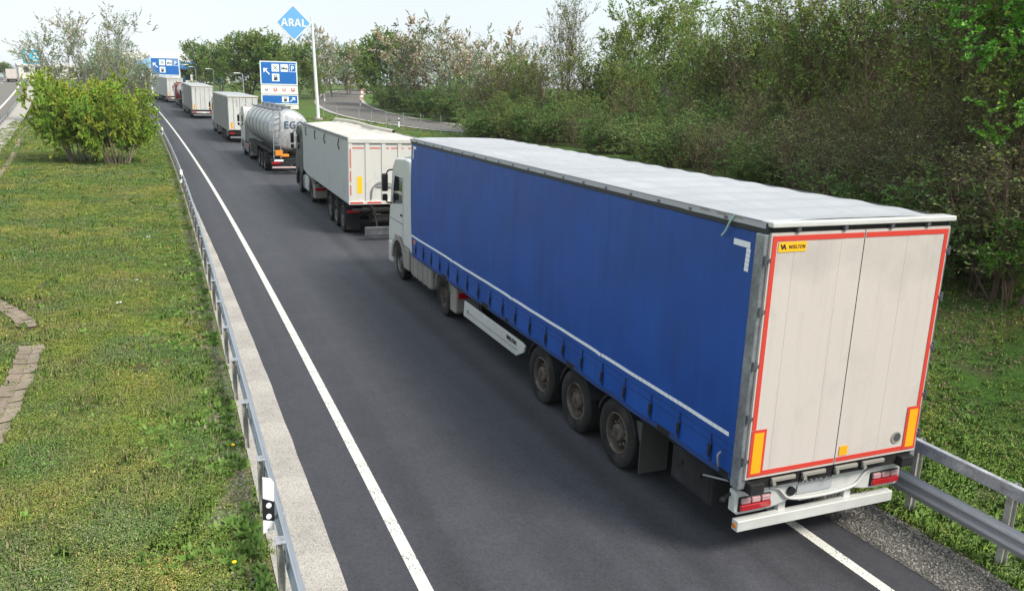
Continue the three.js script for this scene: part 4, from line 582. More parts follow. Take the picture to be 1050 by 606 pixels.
function woodPole(label, px, D, h) { const [x, z] = W2(px, D), t = thing('wooden_pole', label, 'pole', [x, landY(x, z), z], 0); mesh('shaft', [cylY(0.13, h, 0, h / 2 - 0.1, 0, 10, 0.09)], mat(0x8d8172, 0.85, 0, { map: T.bark }), t); mesh('cross_arm', [bx(0.7, 0.08, 0.08, 0, h - 0.3, 0.1), cylY(0.04, 0.14, -0.3, h - 0.2, 0.1, 8), cylY(0.04, 0.14, 0.3, h - 0.2, 0.1, 8)], M.greyPlastic, t); }
woodPole('weathered wooden pole in front of the round green tree', 399, 140, 7.2); woodPole('weathered wooden pole beside the pink blossom tree', 477, 100, 7.6);
{ // wire fence posts in front of the side road; each is a slim post of its own, joined by strands
  const f = thing('wire_fence', 'thin wire mesh fence on slim posts before the side road', 'fence', [0, 0, 0]), P = [[330, 118], [344, 112], [367, 104], [380, 101], [395, 99], [413, 97], [431, 94], [452, 91], [474, 87]].map(([px, D]) => { const [x, z] = W2(px, D); return [x - 0.5, landY(x, z), z]; });
  for (const p of P) { const o = mesh('post', [cylY(0.035, 2.0, 0, 0.95, 0, 8)], M.galv, f); o.position.set(...p); }
  for (let i = 1; i < P.length; i++) for (const h of [0.3, 0.8, 1.3, 1.8]) mesh('wire', [bar([P[i - 1][0], P[i - 1][1] + h, P[i - 1][2]], [P[i][0], P[i][1] + h, P[i][2]], 0.006, 4)], M.galv, f);
}
{ // roadside delineators of the side road
  for (const [px, D, lab] of [[364.5, 150, 'inside the bend of the side road'], [404, 101, 'beyond the tipper trailer'], [480, 93, 'at the end of the hedge by the side road'], [328, 165, 'beyond the white mast']]) { const [x, z] = W2(px, D); const t = thing('roadside_marker', 'slim white marker post ' + lab, 'marker post', [x, landY(x, z), z], 0, undefined);
    mesh('body', [profX([[-0.08, 0], [0.08, 0], [0.08, 1.05], [-0.08, 1.15]], -0.05, 0.05, 0.01)], M.signWhite, t); mesh('black_band', [bx(0.17, 0.22, 0.11, 0, 0.82, 0)], M.black, t); }
  const [x, z] = W2(366.5, 172), t = thing('barrier_board', 'red and white barrier board at the far bend of the side road', 'road sign', [x, landY(x, z), z], 0); mesh('post', [cylY(0.05, 2.3, 0, 1.1, 0, 8)], M.galv, t);
  for (let k = 0; k < 5; k++) mesh('stripe', [bx(0.5, 0.36, 0.03, 0, 0.55 + k * 0.37, 0.06)], k % 2 ? M.signWhite : mat(0xc4764a, 0.6), t);
}
{ // filling station far ahead: blue-edged canopy, shop with windows, grey roof
  const [x, z] = W2(176, 262), t = thing('filling_station', 'filling station with pale grey roof and blue edged canopy', 'building', [x, landY(x, z), z], 0.15), g = mat(0xb9b6b2, 0.8), glassB = M.glass;
  mesh('shop_wall', [span(-12, 16, 0, 5.2, -14, -4, 0.02)], mat(0xd8d6d0, 0.8), t); mesh('shop_roof', [profZ([[-2.5, 5.2], [-2.5, 5.6], [-9, 8.6], [-15, 8.2], [-15, 5.2]], -14, 18, 0.05)], g, t);
  mesh('roof_fascia', [span(-14.1, 18.1, 5.0, 5.9, -2.55, -2.3)], mat(0x3f83c2, 0.5), t);
  for (let k = 0; k < 8; k++) mesh('shop_window', [span(-11 + k * 3.3, -8.4 + k * 3.3, 0.8, 3.8, -4.0, -3.94)], glassB, t);
  const c = mesh('canopy', [span(-8, 12, 4.6, 5.0, 2, 12, 0.03)], M.steelWhite, t); mesh('canopy_fascia', [span(-8.1, 12.1, 3.9, 4.75, 12, 12.12), span(-8.1, 12.1, 3.9, 4.75, 1.9, 2.0)], mat(0x2a6fb6, 0.5), c); mesh('white_stripe', [span(-8.15, 12.15, 4.75, 5.1, 12, 12.16)], M.steelWhite, c);
  for (const q of [-5, 0, 5, 10]) { mesh('column', [cylY(0.2, 4.6, q, 2.3, 7, 12)], M.steelWhite, t); mesh('pump', [bx(0.9, 1.9, 0.5, q + 1, 0.95, 7, 0.05)], mat(0x3c77b8, 0.5), t); }
}
{ // second blue diamond peeking past the pale tree, and the overhead motorway sign
  const [x, z] = W2(151, 205), t = thing('station_sign', 'pale blue diamond sign behind the silvery tree', 'sign', [x, landY(x, z), z], 0); mesh('mast', [cylY(0.15, 7, 0, 3.4, -0.2, 10)], M.steelWhite, t); mesh('diamond', [profX([[0, 1.6], [1.6, 0], [0, -1.6], [-1.6, 0]], -0.08, 0.08, 0.02).translate(0, 5.9, 0)], mat(0x86b6da, 0.5), t);
  const [gx, gz] = W2(30, 300), s = thing('overhead_sign', 'turquoise overhead direction sign spanning the motorway', 'sign', [gx, roadY(gx, gz), gz], 0.3);
  mesh('panel', [bx(4.8, 4.2, 0.15, 0.1, 6.5, 0, 0.03)], mat(0x4fb0cf, 0.5), s); mesh('arrow', [profX([[-1.9, 7.2], [-1.1, 8.0], [-0.3, 7.2], [-0.9, 7.2], [-0.9, 5.2], [-1.3, 5.2], [-1.3, 7.2]], 0.08, 0.1), profX([[0.4, 6.2], [2.1, 6.2], [2.1, 6.6], [0.4, 6.6]], 0.08, 0.1), profX([[0.4, 5.2], [2.1, 5.2], [2.1, 5.6], [0.4, 5.6]], 0.08, 0.1), profX([[0.4, 7.2], [1.8, 7.2], [1.8, 7.6], [0.4, 7.6]], 0.08, 0.1)], M.signWhite, s);
  mesh('gantry', [cylY(0.25, 9, 6.5, 4.4, -0.3, 12), cylY(0.25, 9, -9.5, 4.4, -0.3, 12), bx(16, 0.25, 0.25, -1.5, 8.6, -0.3)], M.steelWhite, s);
  const [hx, hz] = W2(46, 330), b = thing('warehouse', 'low pale warehouse on the horizon beyond the motorway sign', 'building', [hx, landY(hx, hz), hz], 0.2); mesh('wall', [span(-9, 9, 0, 4.0, -5, 5)], mat(0xcfcac4, 0.8), b); mesh('roof', [profZ([[5.3, 4.0], [0, 5.0], [-5.3, 4.0]], -9.3, 9.3)], mat(0xb9b3ad, 0.8), b); for (let k = 0; k < 5; k++) mesh('window', [span(-7.5 + k * 3.3, -6 + k * 3.3, 2, 3.6, 5.0, 5.05)], M.glass, b);
}
// ------------------------------------------------------------------ trees and shrubs
class Geo { constructor() { this.p = []; this.n = []; this.c = []; }
  tri(a, b, c, nx, ny, nz, r, g, bl) { const e0 = b[0] - a[0], e1 = b[1] - a[1], e2 = b[2] - a[2], f0 = c[0] - a[0], f1 = c[1] - a[1], f2 = c[2] - a[2]; if ((e1 * f2 - e2 * f1) * nx + (e2 * f0 - e0 * f2) * ny + (e0 * f1 - e1 * f0) * nz < 0) { const t = b; b = c; c = t; } this.p.push(a[0], a[1], a[2], b[0], b[1], b[2], c[0], c[1], c[2]); for (let i = 0; i < 3; i++) { this.n.push(nx, ny, nz); this.c.push(r, g, bl); } }
  build(uv) { const g = new THREE.BufferGeometry(); g.setAttribute('position', new THREE.Float32BufferAttribute(this.p, 3)); g.setAttribute('normal', new THREE.Float32BufferAttribute(this.n, 3)); g.setAttribute('color', new THREE.Float32BufferAttribute(this.c, 3)); g.setAttribute('uv', new THREE.Float32BufferAttribute(new Float32Array(this.p.length / 3 * 2), 2)); return g; } }
function limb(G, a, b, ra, rb, sides, c) { // tapered prism between two points
  let dx = b[0] - a[0], dy = b[1] - a[1], dz = b[2] - a[2]; const l = Math.hypot(dx, dy, dz) || 1; dx /= l; dy /= l; dz /= l;
  let ux, uy, uz; if (Math.abs(dy) < 0.9) { ux = dz; uy = 0; uz = -dx; } else { ux = 0; uy = -dz; uz = dy; } const ul = Math.hypot(ux, uy, uz); ux /= ul; uy /= ul; uz /= ul; const vx = dy * uz - dz * uy, vy = dz * ux - dx * uz, vz = dx * uy - dy * ux;
  for (let k = 0; k < sides; k++) { const t0 = k / sides * 6.2832, t1 = (k + 1) / sides * 6.2832, c0 = Math.cos(t0), s0 = Math.sin(t0), c1 = Math.cos(t1), s1 = Math.sin(t1);
    const P = (q, r, cc, ss) => [q[0] + r * (ux * cc + vx * ss), q[1] + r * (uy * cc + vy * ss), q[2] + r * (uz * cc + vz * ss)]; const cm = Math.cos((t0 + t1) / 2), sm = Math.sin((t0 + t1) / 2), nx = ux * cm + vx * sm, ny = uy * cm + vy * sm, nz = uz * cm + vz * sm;
    const A = P(a, ra, c0, s0), B = P(a, ra, c1, s1), C = P(b, rb, c1, s1), D = P(b, rb, c0, s0); G.tri(A, B, C, nx, ny, nz, ...c); G.tri(A, C, D, nx, ny, nz, ...c); } }
function leaf(G, p, dir, size, R, c, wide = 0.55) { // folded leaf blade
  let ax = dir[0] + (R() - 0.5) * 1.4, ay = dir[1] + (R() - 0.5) * 1.2, az = dir[2] + (R() - 0.5) * 1.4; let l = Math.hypot(ax, ay, az) || 1; ax /= l; ay /= l; az /= l;
  let bx_ = R() - 0.5, by = (R() - 0.5) * 0.5, bz = R() - 0.5; const d = bx_ * ax + by * ay + bz * az; bx_ -= d * ax; by -= d * ay; bz -= d * az; l = Math.hypot(bx_, by, bz) || 1; bx_ /= l; by /= l; bz /= l;
  const nx = ay * bz - az * by, ny = az * bx_ - ax * bz, nz = ax * by - ay * bx_, s = size * (0.65 + 0.7 * R()), w = s * wide * 0.5;
  const t = [p[0] + ax * s, p[1] + ay * s, p[2] + az * s], m1 = [p[0] + ax * s * 0.45 + bx_ * w + nx * w * 0.3, p[1] + ay * s * 0.45 + by * w + ny * w * 0.3, p[2] + az * s * 0.45 + bz * w + nz * w * 0.3], m2 = [p[0] + ax * s * 0.45 - bx_ * w + nx * w * 0.3, p[1] + ay * s * 0.45 - by * w + ny * w * 0.3, p[2] + az * s * 0.45 - bz * w + nz * w * 0.3];
  const sg = ny < 0 ? -1 : 1; G.tri(p, m1, t, nx * sg, ny * sg, nz * sg, ...c); G.tri(p, t, m2, nx * sg, ny * sg, nz * sg, ...c); }
function grow(o) { // o: seed, h, stems, spread, lean, levels [{n, len, ang}], leaves per twig, leaf size, colours, bark
  const R = RNG(o.seed), trunks = []; let trunk = new Geo(); const br = new Geo(), cr = new Geo();
  const bark = (lv) => { const k = lv === 1 ? 0.7 + 1.3 * R() : lv === 0 ? 0.8 + 0.8 * R() : 0.45 + 0.6 * R(); return [o.bark[0] * k, o.bark[1] * k, o.bark[2] * k]; };
  const lc = (hue) => { const c = o.cols[Math.floor(R() * o.cols.length)], k = 0.6 + 0.8 * R(); return [c[0] * k * hue, c[1] * k, c[2] * k]; };
  function walk(p, d, len, rad, lev, hue, dens = 1) {
    const tone = bark(lev), ns = lev === 0 ? 7 : lev === 1 ? 4 : 2, pts = [p]; let q = p, dd = d; const L = o.levels[lev], leafy = lev >= o.levels.length - (o.leafLevels ?? 1);
    for (let i = 0; i < ns; i++) {
      const wob = o.wob * (lev + 1) * 0.5; dd = [dd[0] + (R() - 0.5) * wob, dd[1] + (R() - 0.5) * wob * 0.6 + o.up * (lev ? 1 : 0.3) - (o.droop ?? 0) * lev, dd[2] + (R() - 0.5) * wob]; const l = Math.hypot(...dd); dd = dd.map((v) => v / l);
      const n = [q[0] + dd[0] * len / ns, Math.max(0.05, q[1] + dd[1] * len / ns), q[2] + dd[2] * len / ns], r0 = rad * (1 - i / ns * 0.75), r1 = rad * (1 - (i + 1) / ns * 0.75);
      limb(lev === 0 ? trunk : br, q, n, r0, r1, lev === 0 ? 6 : 3, tone); q = n; pts.push(q);
      if (lev < o.levels.length - 1) { const N = o.levels[lev + 1], t0 = i / ns; if (t0 + 0.001 >= (lev === 0 ? o.clear : 0.1)) { let cnt = N.n / ns; cnt = Math.floor(cnt) + (R() < cnt % 1 ? 1 : 0);
        for (let k = 0; k < cnt; k++) { const az = R() * 6.283, an = N.ang * (0.6 + 0.8 * R()); let px = -dd[2], pz = dd[0], py = 0; const pl = Math.hypot(px, pz) || 1; px /= pl; pz /= pl; const rx = dd[1] * pz - dd[2] * py, ry = dd[2] * px - dd[0] * pz, rz = dd[0] * py - dd[1] * px; const ca = Math.cos(az) * Math.sin(an), sa = Math.sin(az) * Math.sin(an), cn = Math.cos(an);
          const nd = [dd[0] * cn + px * ca + rx * sa, dd[1] * cn + py * ca + ry * sa, dd[2] * cn + pz * ca + rz * sa]; const f = R(); const s = [lerp(pts[i][0], q[0], f), lerp(pts[i][1], q[1], f), lerp(pts[i][2], q[2], f)];
          walk(s, nd, N.len * (0.6 + 0.7 * R()) * (lev === 0 ? 1 - 0.45 * t0 : 1), Math.max(o.minR, r1 * 0.5), lev + 1, lev === 0 ? 0.7 + 0.5 * R() : hue, lev === 1 ? (R() < (o.gaps ?? 0.42) ? 0.1 : 1.7) : dens); } } }
      if (leafy) { const c = o.leaves * dens / ns; const m = Math.floor(c) + (R() < c % 1 ? 1 : 0); if (R() < (o.leafProb ?? 1)) for (let k = 0; k < m; k++) { const f = R(), s = [lerp(pts[i][0], q[0], f) + (R() - 0.5) * 0.05, lerp(pts[i][1], q[1], f), lerp(pts[i][2], q[2], f) + (R() - 0.5) * 0.05]; if (s[1] < (o.leafMin ?? 0)) continue; leaf(cr, s, [dd[0], dd[1] * 0.5 + (o.leafUp ?? 0), dd[2]], o.size, R, lc(hue), o.wide); } }
    }
  }
  for (let s = 0; s < o.stems; s++) { const a = R() * 6.283, rr = o.spread * Math.sqrt(R()), le = o.lean * (0.35 + 0.9 * R()); trunk = new Geo(); trunks.push(trunk); const b = o.stems === 1 ? R() * 6.283 : a + (R() - 0.5); walk([Math.cos(a) * rr, -0.15, Math.sin(a) * rr], [Math.cos(b) * Math.sin(le), Math.cos(le), Math.sin(b) * Math.sin(le)], o.h * ((o.short ?? 0.7) + (1.05 - (o.short ?? 0.7)) * R()), o.rad * (0.7 + 0.5 * R()), 0, 1); }
  return { trunks: trunks.map((q) => q.build()), branches: br.build(), crown: cr.build() };
}
const barkM = new THREE.MeshStandardMaterial({ vertexColors: true, roughness: 0.95, side: THREE.DoubleSide });
const leafM = new THREE.MeshPhysicalMaterial({ vertexColors: true, roughness: 0.75, side: THREE.DoubleSide, transmission: 0.28, thickness: 0 });
const blossomM = new THREE.MeshStandardMaterial({ vertexColors: true, roughness: 0.9, side: THREE.DoubleSide });
const brown = [0.135, 0.09, 0.062], greyB = [0.17, 0.155, 0.13], pale = [0.34, 0.32, 0.28];
const olive = [[0.21, 0.26, 0.04], [0.16, 0.215, 0.03], [0.26, 0.29, 0.05], [0.19, 0.15, 0.05]], midG = [[0.11, 0.23, 0.025], [0.17, 0.28, 0.03], [0.085, 0.16, 0.02]], lime = [[0.26, 0.36, 0.045], [0.21, 0.32, 0.035], [0.32, 0.40, 0.07]], pink = [[0.58, 0.50, 0.42], [0.64, 0.57, 0.49], [0.48, 0.41, 0.33], [0.28, 0.29, 0.10], [0.24, 0.27, 0.08]], silver = [[0.40, 0.39, 0.27], [0.47, 0.46, 0.35], [0.28, 0.32, 0.13]], vivid = [[0.18, 0.40, 0.02], [0.24, 0.46, 0.03], [0.13, 0.32, 0.02]], bushC = [[0.32, 0.44, 0.025], [0.38, 0.49, 0.04], [0.25, 0.38, 0.02], [0.35, 0.40, 0.04]];
const base = { wob: 0.35, up: 0.10, clear: 0.12, minR: 0.007, leaves: 6, size: 0.11, wide: 0.7, lean: 0.25, spread: 0.8, rad: 0.08 };
const PROTO = {
  twiggy: grow({ ...base, seed: 21, gaps: 0.5, h: 7.5, stems: 9, levels: [{}, { n: 10, len: 2.5, ang: 0.55 }, { n: 8, len: 1.25, ang: 0.7 }, { n: 6, len: 0.6, ang: 0.7 }], leaves: 5, leafProb: 0.75, size: 0.09, cols: olive, bark: brown, rad: 0.06 }),
  twiggyB: grow({ ...base, seed: 22, gaps: 0.22,  h: 7.5, stems: 9, levels: [{}, { n: 10, len: 2.4, ang: 0.55 }, { n: 8, len: 1.3, ang: 0.8 }, { n: 7, len: 0.6, ang: 0.7 }], leaves: 11, size: 0.10, cols: [...olive, ...lime, midG[1]], bark: brown, rad: 0.055, wob: 0.45 }),
  shrub: grow({ ...base, seed: 23, gaps: 0.08, h: 4.8, stems: 13, lean: 0.55, spread: 1.1, clear: 0.0, short: 0.5, levels: [{}, { n: 10, len: 1.8, ang: 0.7 }, { n: 8, len: 0.9, ang: 0.8 }, { n: 5, len: 0.45, ang: 0.8 }], leaves: 12, size: 0.10, cols: [...midG, olive[0], olive[1]], bark: brown, rad: 0.045, up: 0.04 }),
  limeTree: grow({ ...base, seed: 24, h: 9.5, stems: 3, spread: 0.3, lean: 0.18, clear: 0.2, levels: [{}, { n: 24, len: 3.0, ang: 0.8 }, { n: 11, len: 1.4, ang: 0.75 }, { n: 8, len: 0.6, ang: 0.8 }], leaves: 13, size: 0.12, cols: [...lime, olive[2]], bark: greyB, rad: 0.12 }),
  slim: grow({ ...base, seed: 25, h: 10.5, stems: 3, spread: 0.3, lean: 0.15, clear: 0.25, levels: [{}, { n: 22, len: 2.8, ang: 0.45 }, { n: 10, len: 1.4, ang: 0.5 }, { n: 7, len: 0.65, ang: 0.6 }], leaves: 6, leafProb: 0.8, size: 0.10, cols: olive, bark: brown, rad: 0.10, up: 0.16 }),
  blossom: grow({ ...base, seed: 26, h: 7, stems: 4, spread: 0.4, lean: 0.38, clear: 0.12, levels: [{}, { n: 18, len: 3.0, ang: 0.75 }, { n: 10, len: 1.4, ang: 0.7 }, { n: 8, len: 0.6, ang: 0.6 }], leaves: 12, size: 0.13, wide: 0.9, cols: pink, bark: [0.2, 0.16, 0.13], rad: 0.09 }),
  round: grow({ ...base, seed: 27, h: 7.2, stems: 4, spread: 0.35, lean: 0.32, clear: 0.08, levels: [{}, { n: 20, len: 3.2, ang: 0.9 }, { n: 11, len: 1.4, ang: 0.8 }, { n: 7, len: 0.6, ang: 0.8 }], leaves: 13, size: 0.17, gaps: 0.2, cols: [[0.22, 0.30, 0.045], [0.17, 0.27, 0.035], [0.25, 0.31, 0.06], [0.14, 0.22, 0.03], lime[0]], bark: greyB, rad: 0.12 }),
  vivid: grow({ ...base, seed: 28, h: 7.5, stems: 2, spread: 0.2, lean: 0.1, clear: 0.42, levels: [{}, { n: 34, len: 3.0, ang: 1.15 }, { n: 14, len: 1.1, ang: 0.7 }, { n: 7, len: 0.45, ang: 0.8 }], leaves: 22, size: 0.085, wide: 0.9, cols: vivid, bark: brown, rad: 0.10, up: 0.03, droop: 0.02 }),
  silver: grow({ ...base, seed: 31, gaps: 0.15, h: 9, stems: 7, lean: 0.5, spread: 0.9, clear: 0.1, levels: [{}, { n: 14, len: 3.6, ang: 0.6 }, { n: 10, len: 1.7, ang: 0.65 }, { n: 7, len: 0.75, ang: 0.6 }], leaves: 10, leafProb: 0.9, size: 0.14, cols: silver, bark: pale, rad: 0.12 }),
  bush: grow({ ...base, seed: 32, h: 5.0, gaps: 0.04, stems: 32, lean: 0.66, spread: 1.2, clear: 0.15, short: 0.5, levels: [{}, { n: 11, len: 1.5, ang: 0.6 }, { n: 8, len: 0.8, ang: 0.8 }, { n: 5, len: 0.42, ang: 0.8 }], leaves: 32, size: 0.115, cols: bushC, bark: [0.22, 0.18, 0.13], rad: 0.045, leafMin: 0.45, wob: 0.3, up: 0.03 }),
};
function plant(kind, name, label, category, x, z, sx, sy, turn, group) {
  const t = thing(name, label, category, [x, landY(x, z) - 0.05, z], turn, group); t.scale.set(sx, sy, sx);
  const P = PROTO[kind], many = P.trunks.length > 4; for (const [n, g, m] of [...P.trunks.map((q) => [many ? 'stem' : 'trunk', q, barkM]), ['branches', P.branches, barkM], ['crown', P.crown, kind === 'blossom' ? blossomM : leafM]]) { const o = new THREE.Mesh(g, m); o.name = n; o.castShadow = o.receiveShadow = true; if (n === 'branches' || n === 'crown') o.userData.kind = 'stuff'; t.add(o); }
  return t;
}
const protoH = {}; for (const k in PROTO) { PROTO[k].crown.computeBoundingBox(); PROTO[k].branches.computeBoundingBox(); protoH[k] = Math.max(PROTO[k].crown.boundingBox.max.y, PROTO[k].branches.boundingBox.max.y); }
const horizonY = (px) => 78.6 + px * 0.0221;
function byTop(kind, name, label, category, px, D, top, wide, turn, group) { const [x, z] = W2(px, D), y = landY(x, z); const h = CAM.y + (horizonY(px) - top) / CAM.f * D / Math.cos(0.25) - y, s = h / protoH[kind]; return plant(kind, name, label, category, x, z, s * wide, s, turn, group); }
{
  const R = RNG(77), G = 'hedgerow plants';
  const far = [ // beyond the services signs and side road
    ['round', 'tree', 'olive green tree behind the street lamps', 205, 205, 44, 1.0], ['round', 'tree', 'rounded olive tree beside the street lamps', 222, 190, 46, 1.0], ['round', 'tree', 'dark green tree left of the blue services sign', 250, 160, 36, 1.1], ['round', 'tree', 'broad green tree towering behind the blue services sign', 272, 158, 34, 1.1], ['round', 'tree', 'green tree behind the edge of the blue services sign', 300, 170, 44, 1.2],
    ['blossom', 'blossom_tree', 'pinkish blossom tree behind the white mast', 338, 185, 32, 1.0], ['twiggyB', 'tree', 'bushy tree at the foot of the far blossom tree', 322, 175, 60, 1.5], ['round', 'tree', 'green tree at the far bend of the side road', 352, 200, 45, 1.1],
    ['round', 'tree', 'round green tree behind the wooden pole', 386, 150, 30, 0.95], ['round', 'tree', 'leafy tree between the round tree and the blossom tree', 412, 148, 38, 0.8], ['blossom', 'blossom_tree', 'big pink blossom tree above the side road', 440, 132, 20, 1.15], ['blossom', 'blossom_tree', 'second pink blossom tree near the wooden pole', 466, 122, 34, 1.0],
    ['shrub', 'shrub', 'dark green shrub beneath the pink blossom trees', 415, 136, 82, 1.5], ['shrub', 'shrub', 'dark green thicket below the big blossom tree', 440, 124, 80, 1.5], ['shrub', 'shrub', 'leafy thicket beside the wooden pole by the side road', 466, 114, 78, 1.5], ['shrub', 'shrub', 'shrub at the bend by the round green tree', 392, 144, 80, 1.2],
    ['round', 'tree', 'far tree on the rise behind the parking area', 285, 215, 52, 1.5], ['round', 'tree', 'far tree beyond the side road bend', 365, 230, 55, 1.5],
  ];
  for (const [k, n, l, px, D, top, w] of far) byTop(k, n, l, n === 'shrub' ? 'shrub' : 'tree', px, D, top, w, R() * 6, undefined);
  const hedge = [ // [kind, px, D, top, wide]
    ['twiggyB', 488, 92, 60, 1.1], ['blossom', 516, 90, 26, 0.9], ['twiggy', 505, 84, 52, 1.2], ['twiggyB', 536, 80, 45, 1.1], ['twiggy', 556, 76, 38, 1.0], ['slim', 582, 72, -16, 0.95], ['twiggyB', 606, 70, 42, 1.2], ['limeTree', 632, 72, -4, 0.9], ['limeTree', 674, 66, -22, 1.0], ['twiggyB', 648, 60, 50, 1.1], ['limeTree', 706, 62, 6, 0.9], ['twiggyB', 722, 54, 15, 1.0], ['twiggy', 752, 52, 2, 1.1], ['limeTree', 778, 52, -20, 0.8], ['twiggyB', 800, 46, -15, 1.0], ['twiggy', 834, 44, -30, 1.0], ['twiggyB', 866, 41, -25, 1.0], ['slim', 888, 42, -60, 0.9], ['twiggy', 910, 38, -50, 1.0], ['slim', 940, 36, -80, 0.9], ['twiggy', 962, 33, -60, 1.0], ['twiggyB', 990, 31, -70, 1.0], ['slim', 1012, 33, -120, 0.9], ['twiggy', 1030, 28, -80, 1.0], ['twiggyB', 1064, 27, -90, 1.0],
    ['twiggy', 1100, 26, -100, 1.0], ['twiggyB', 1140, 25, -110, 1.0],
    ['round', 620, 95, 70, 1.6], ['round', 680, 88, 60, 1.6], ['round', 740, 78, 50, 1.6], ['round', 800, 70, 45, 1.6], ['round', 860, 62, 40, 1.6], ['round', 920, 55, 40, 1.6], ['round', 980, 50, 40, 1.6], ['round', 1040, 46, 40, 1.6],
    // low growth at the foot of the hedge
    ['shrub', 500, 74, 97, 1.3], ['twiggyB', 530, 66, 104, 2], ['shrub', 560, 58, 95, 1.3], ['twiggy', 590, 53, 106, 2], ['shrub', 622, 48.5, 104, 1.3], ['twiggyB', 655, 44.5, 114, 2], ['shrub', 688, 41, 100, 1.3], ['twiggy', 720, 38, 114, 2], ['twiggy', 752, 35.3, 112, 2], ['shrub', 784, 33, 124, 1.3], ['twiggy', 815, 31, 104, 2], ['twiggy', 846, 29.2, 123, 2], ['twiggy', 876, 27.6, 119, 2], ['shrub', 905, 26.2, 133, 1.3], ['twiggy', 934, 25, 109, 2], ['twiggy', 962, 23.8, 131, 2], ['twiggy', 990, 22.8, 126, 2], ['shrub', 1016, 22, 142, 1.3], ['twiggy', 1042, 21.2, 113, 2], ['twiggy', 1070, 20.5, 138, 2], 
    // front row
    ['shrub', 508, 88, 86, 1.4], ['shrub', 536, 84, 84, 1.4], ['shrub', 566, 78, 84, 1.4], ['shrub', 600, 74, 82, 1.4], ['shrub', 634, 68, 80, 1.4], ['shrub', 690, 60, 84, 1.4], ['shrub', 720, 54, 86, 1.4], ['shrub', 752, 50, 90, 1.3], ['shrub', 784, 46, 92, 1.3], ['shrub', 818, 42, 100, 1.3], ['twiggy', 846, 38, 95, 1.2], ['twiggy', 905, 33, 95, 1.2], ['twiggy', 964, 29, 90, 1.2], ['twiggy', 1022, 26, 90, 1.1],
    ['shrub', 496, 80, 92, 1.1], ['twiggyB', 522, 72, 90, 1.2], ['shrub', 552, 66, 92, 1.2], ['twiggyB', 584, 60, 90, 1.1], ['shrub', 618, 56, 92, 1.2], ['twiggy', 640, 52, 80, 1.2], ['shrub', 668, 49, 95, 1.1], ['twiggy', 700, 46, 88, 1.2], ['shrub', 736, 43, 100, 1.2], ['twiggy', 768, 40, 85, 1.3], ['shrub', 800, 37, 112, 1.2], ['twiggy', 826, 35, 90, 1.3], ['shrub', 860, 33, 125, 1.2], ['twiggy', 888, 31.5, 80, 1.3], ['twiggy', 922, 29.5, 85, 1.3], ['shrub', 950, 28, 150, 1.1], ['twiggy', 976, 26.5, 80, 1.2], ['twiggy', 1008, 25, 70, 1.2], ['shrub', 1034, 24, 165, 1.0], ['twiggy', 1050, 23.5, 60, 1.2],
  ];
  const say = { twiggy: 'brown twiggy shrub with sparse olive leaves', twiggyB: 'bushy many-stemmed tree with fresh leaves', shrub: 'low dense green shrub', limeTree: 'tall light green tree', slim: 'slim upright thin-branched tree', blossom: 'pinkish blossom tree in the hedge', round: 'dense green backdrop tree' };
  const nm = { twiggy: 'hedge_shrub', twiggyB: 'hedge_tree', shrub: 'leafy_shrub', limeTree: 'tall_tree', slim: 'slim_tree', blossom: 'blossom_tree', round: 'backdrop_tree' }, ct = { twiggy: 'shrub', shrub: 'shrub' };
  for (const [k, px, D, top, w] of hedge) { const where = px < 560 ? 'near the side road' : px < 700 ? 'behind the front half of the blue trailer' : px < 850 ? 'behind the rear half of the blue trailer' : px < 970 ? 'beyond the trailer doors' : 'above the grass bank'; byTop(k, nm[k], say[k] + ' ' + where, ct[k] ?? 'tree', px, D, top, w, R() * 6, G + ' ' + where); }
  for (const [x, z, k, s] of [[14, 1.5, 'twiggyB', 0.9], [15, 5.5, 'twiggyB', 0.9], [13.5, 9, 'twiggyB', 0.95], [15.5, 13, 'twiggyB', 1.0], [18, 3, 'twiggyB', 1.05], [18, 9, 'round', 1.0], [11.2, 3, 'twiggyB', 0.85], [11.6, 6.6, 'twiggyB', 0.9], [9.8, 6.2, 'twiggyB', 0.8], [13, 4.2, 'round', 0.8], [13.4, 7.6, 'round', 0.8]]) plant(k, nm[k], say[k] + ' on the bank beyond the guard rail bend', ct[k] ?? 'tree', x, z, s, s, R() * 6, G + ' out along the bank');
  byTop('vivid', 'maple_tree', 'vivid green maple tree overhanging the grass bank', 'tree', 1082, 23.0, -150, 0.9, 1.0); byTop('vivid', 'maple_tree', 'small vivid green maple sapling at the foot of the hedgerow', 'tree', 1062, 20.2, 190, 0.8, 3.0);
  // left of the slip road
  plant('bush', 'bush', 'large yellow-green bush on the grass strip with bare stems at its foot', 'bush', -12.2, -53, 0.74, 1.06, 0.4); plant('bush', 'bush', 'rounder yellow-green bush joined to the large bush next to the guard rail', 'bush', -10.0, -51.0, 0.58, 0.92, 2.5);
  plant('silver', 'silver_tree', 'silvery pale tree with nearly bare branches behind the yellow-green bush', 'tree', -14.6, -96, 1.0, 1.06, 0.8); plant('silver', 'silver_tree', 'smaller silvery flowering tree leaning towards the slip road', 'tree', -11.6, -108, 0.8, 0.75, 3.2); plant('round', 'tree', 'dark green tree behind the silvery pale trees', 'tree', -12.8, -125, 0.8, 0.8, 2.2); plant('limeTree', 'tree', 'green young tree beside the far truck behind the silvery trees', 'tree', -15.6, -140, 0.8, 0.85, 1.2);
  for (const [px, D, top] of [[2, 380, 66], [60, 360, 68], [85, 330, 66], [120, 330, 64]]) byTop('round', 'distant_tree', 'hazy tree on the horizon beyond the motorway', 'tree', px, D, top, 1.6, R() * 6, 'hazy trees on the horizon');
}
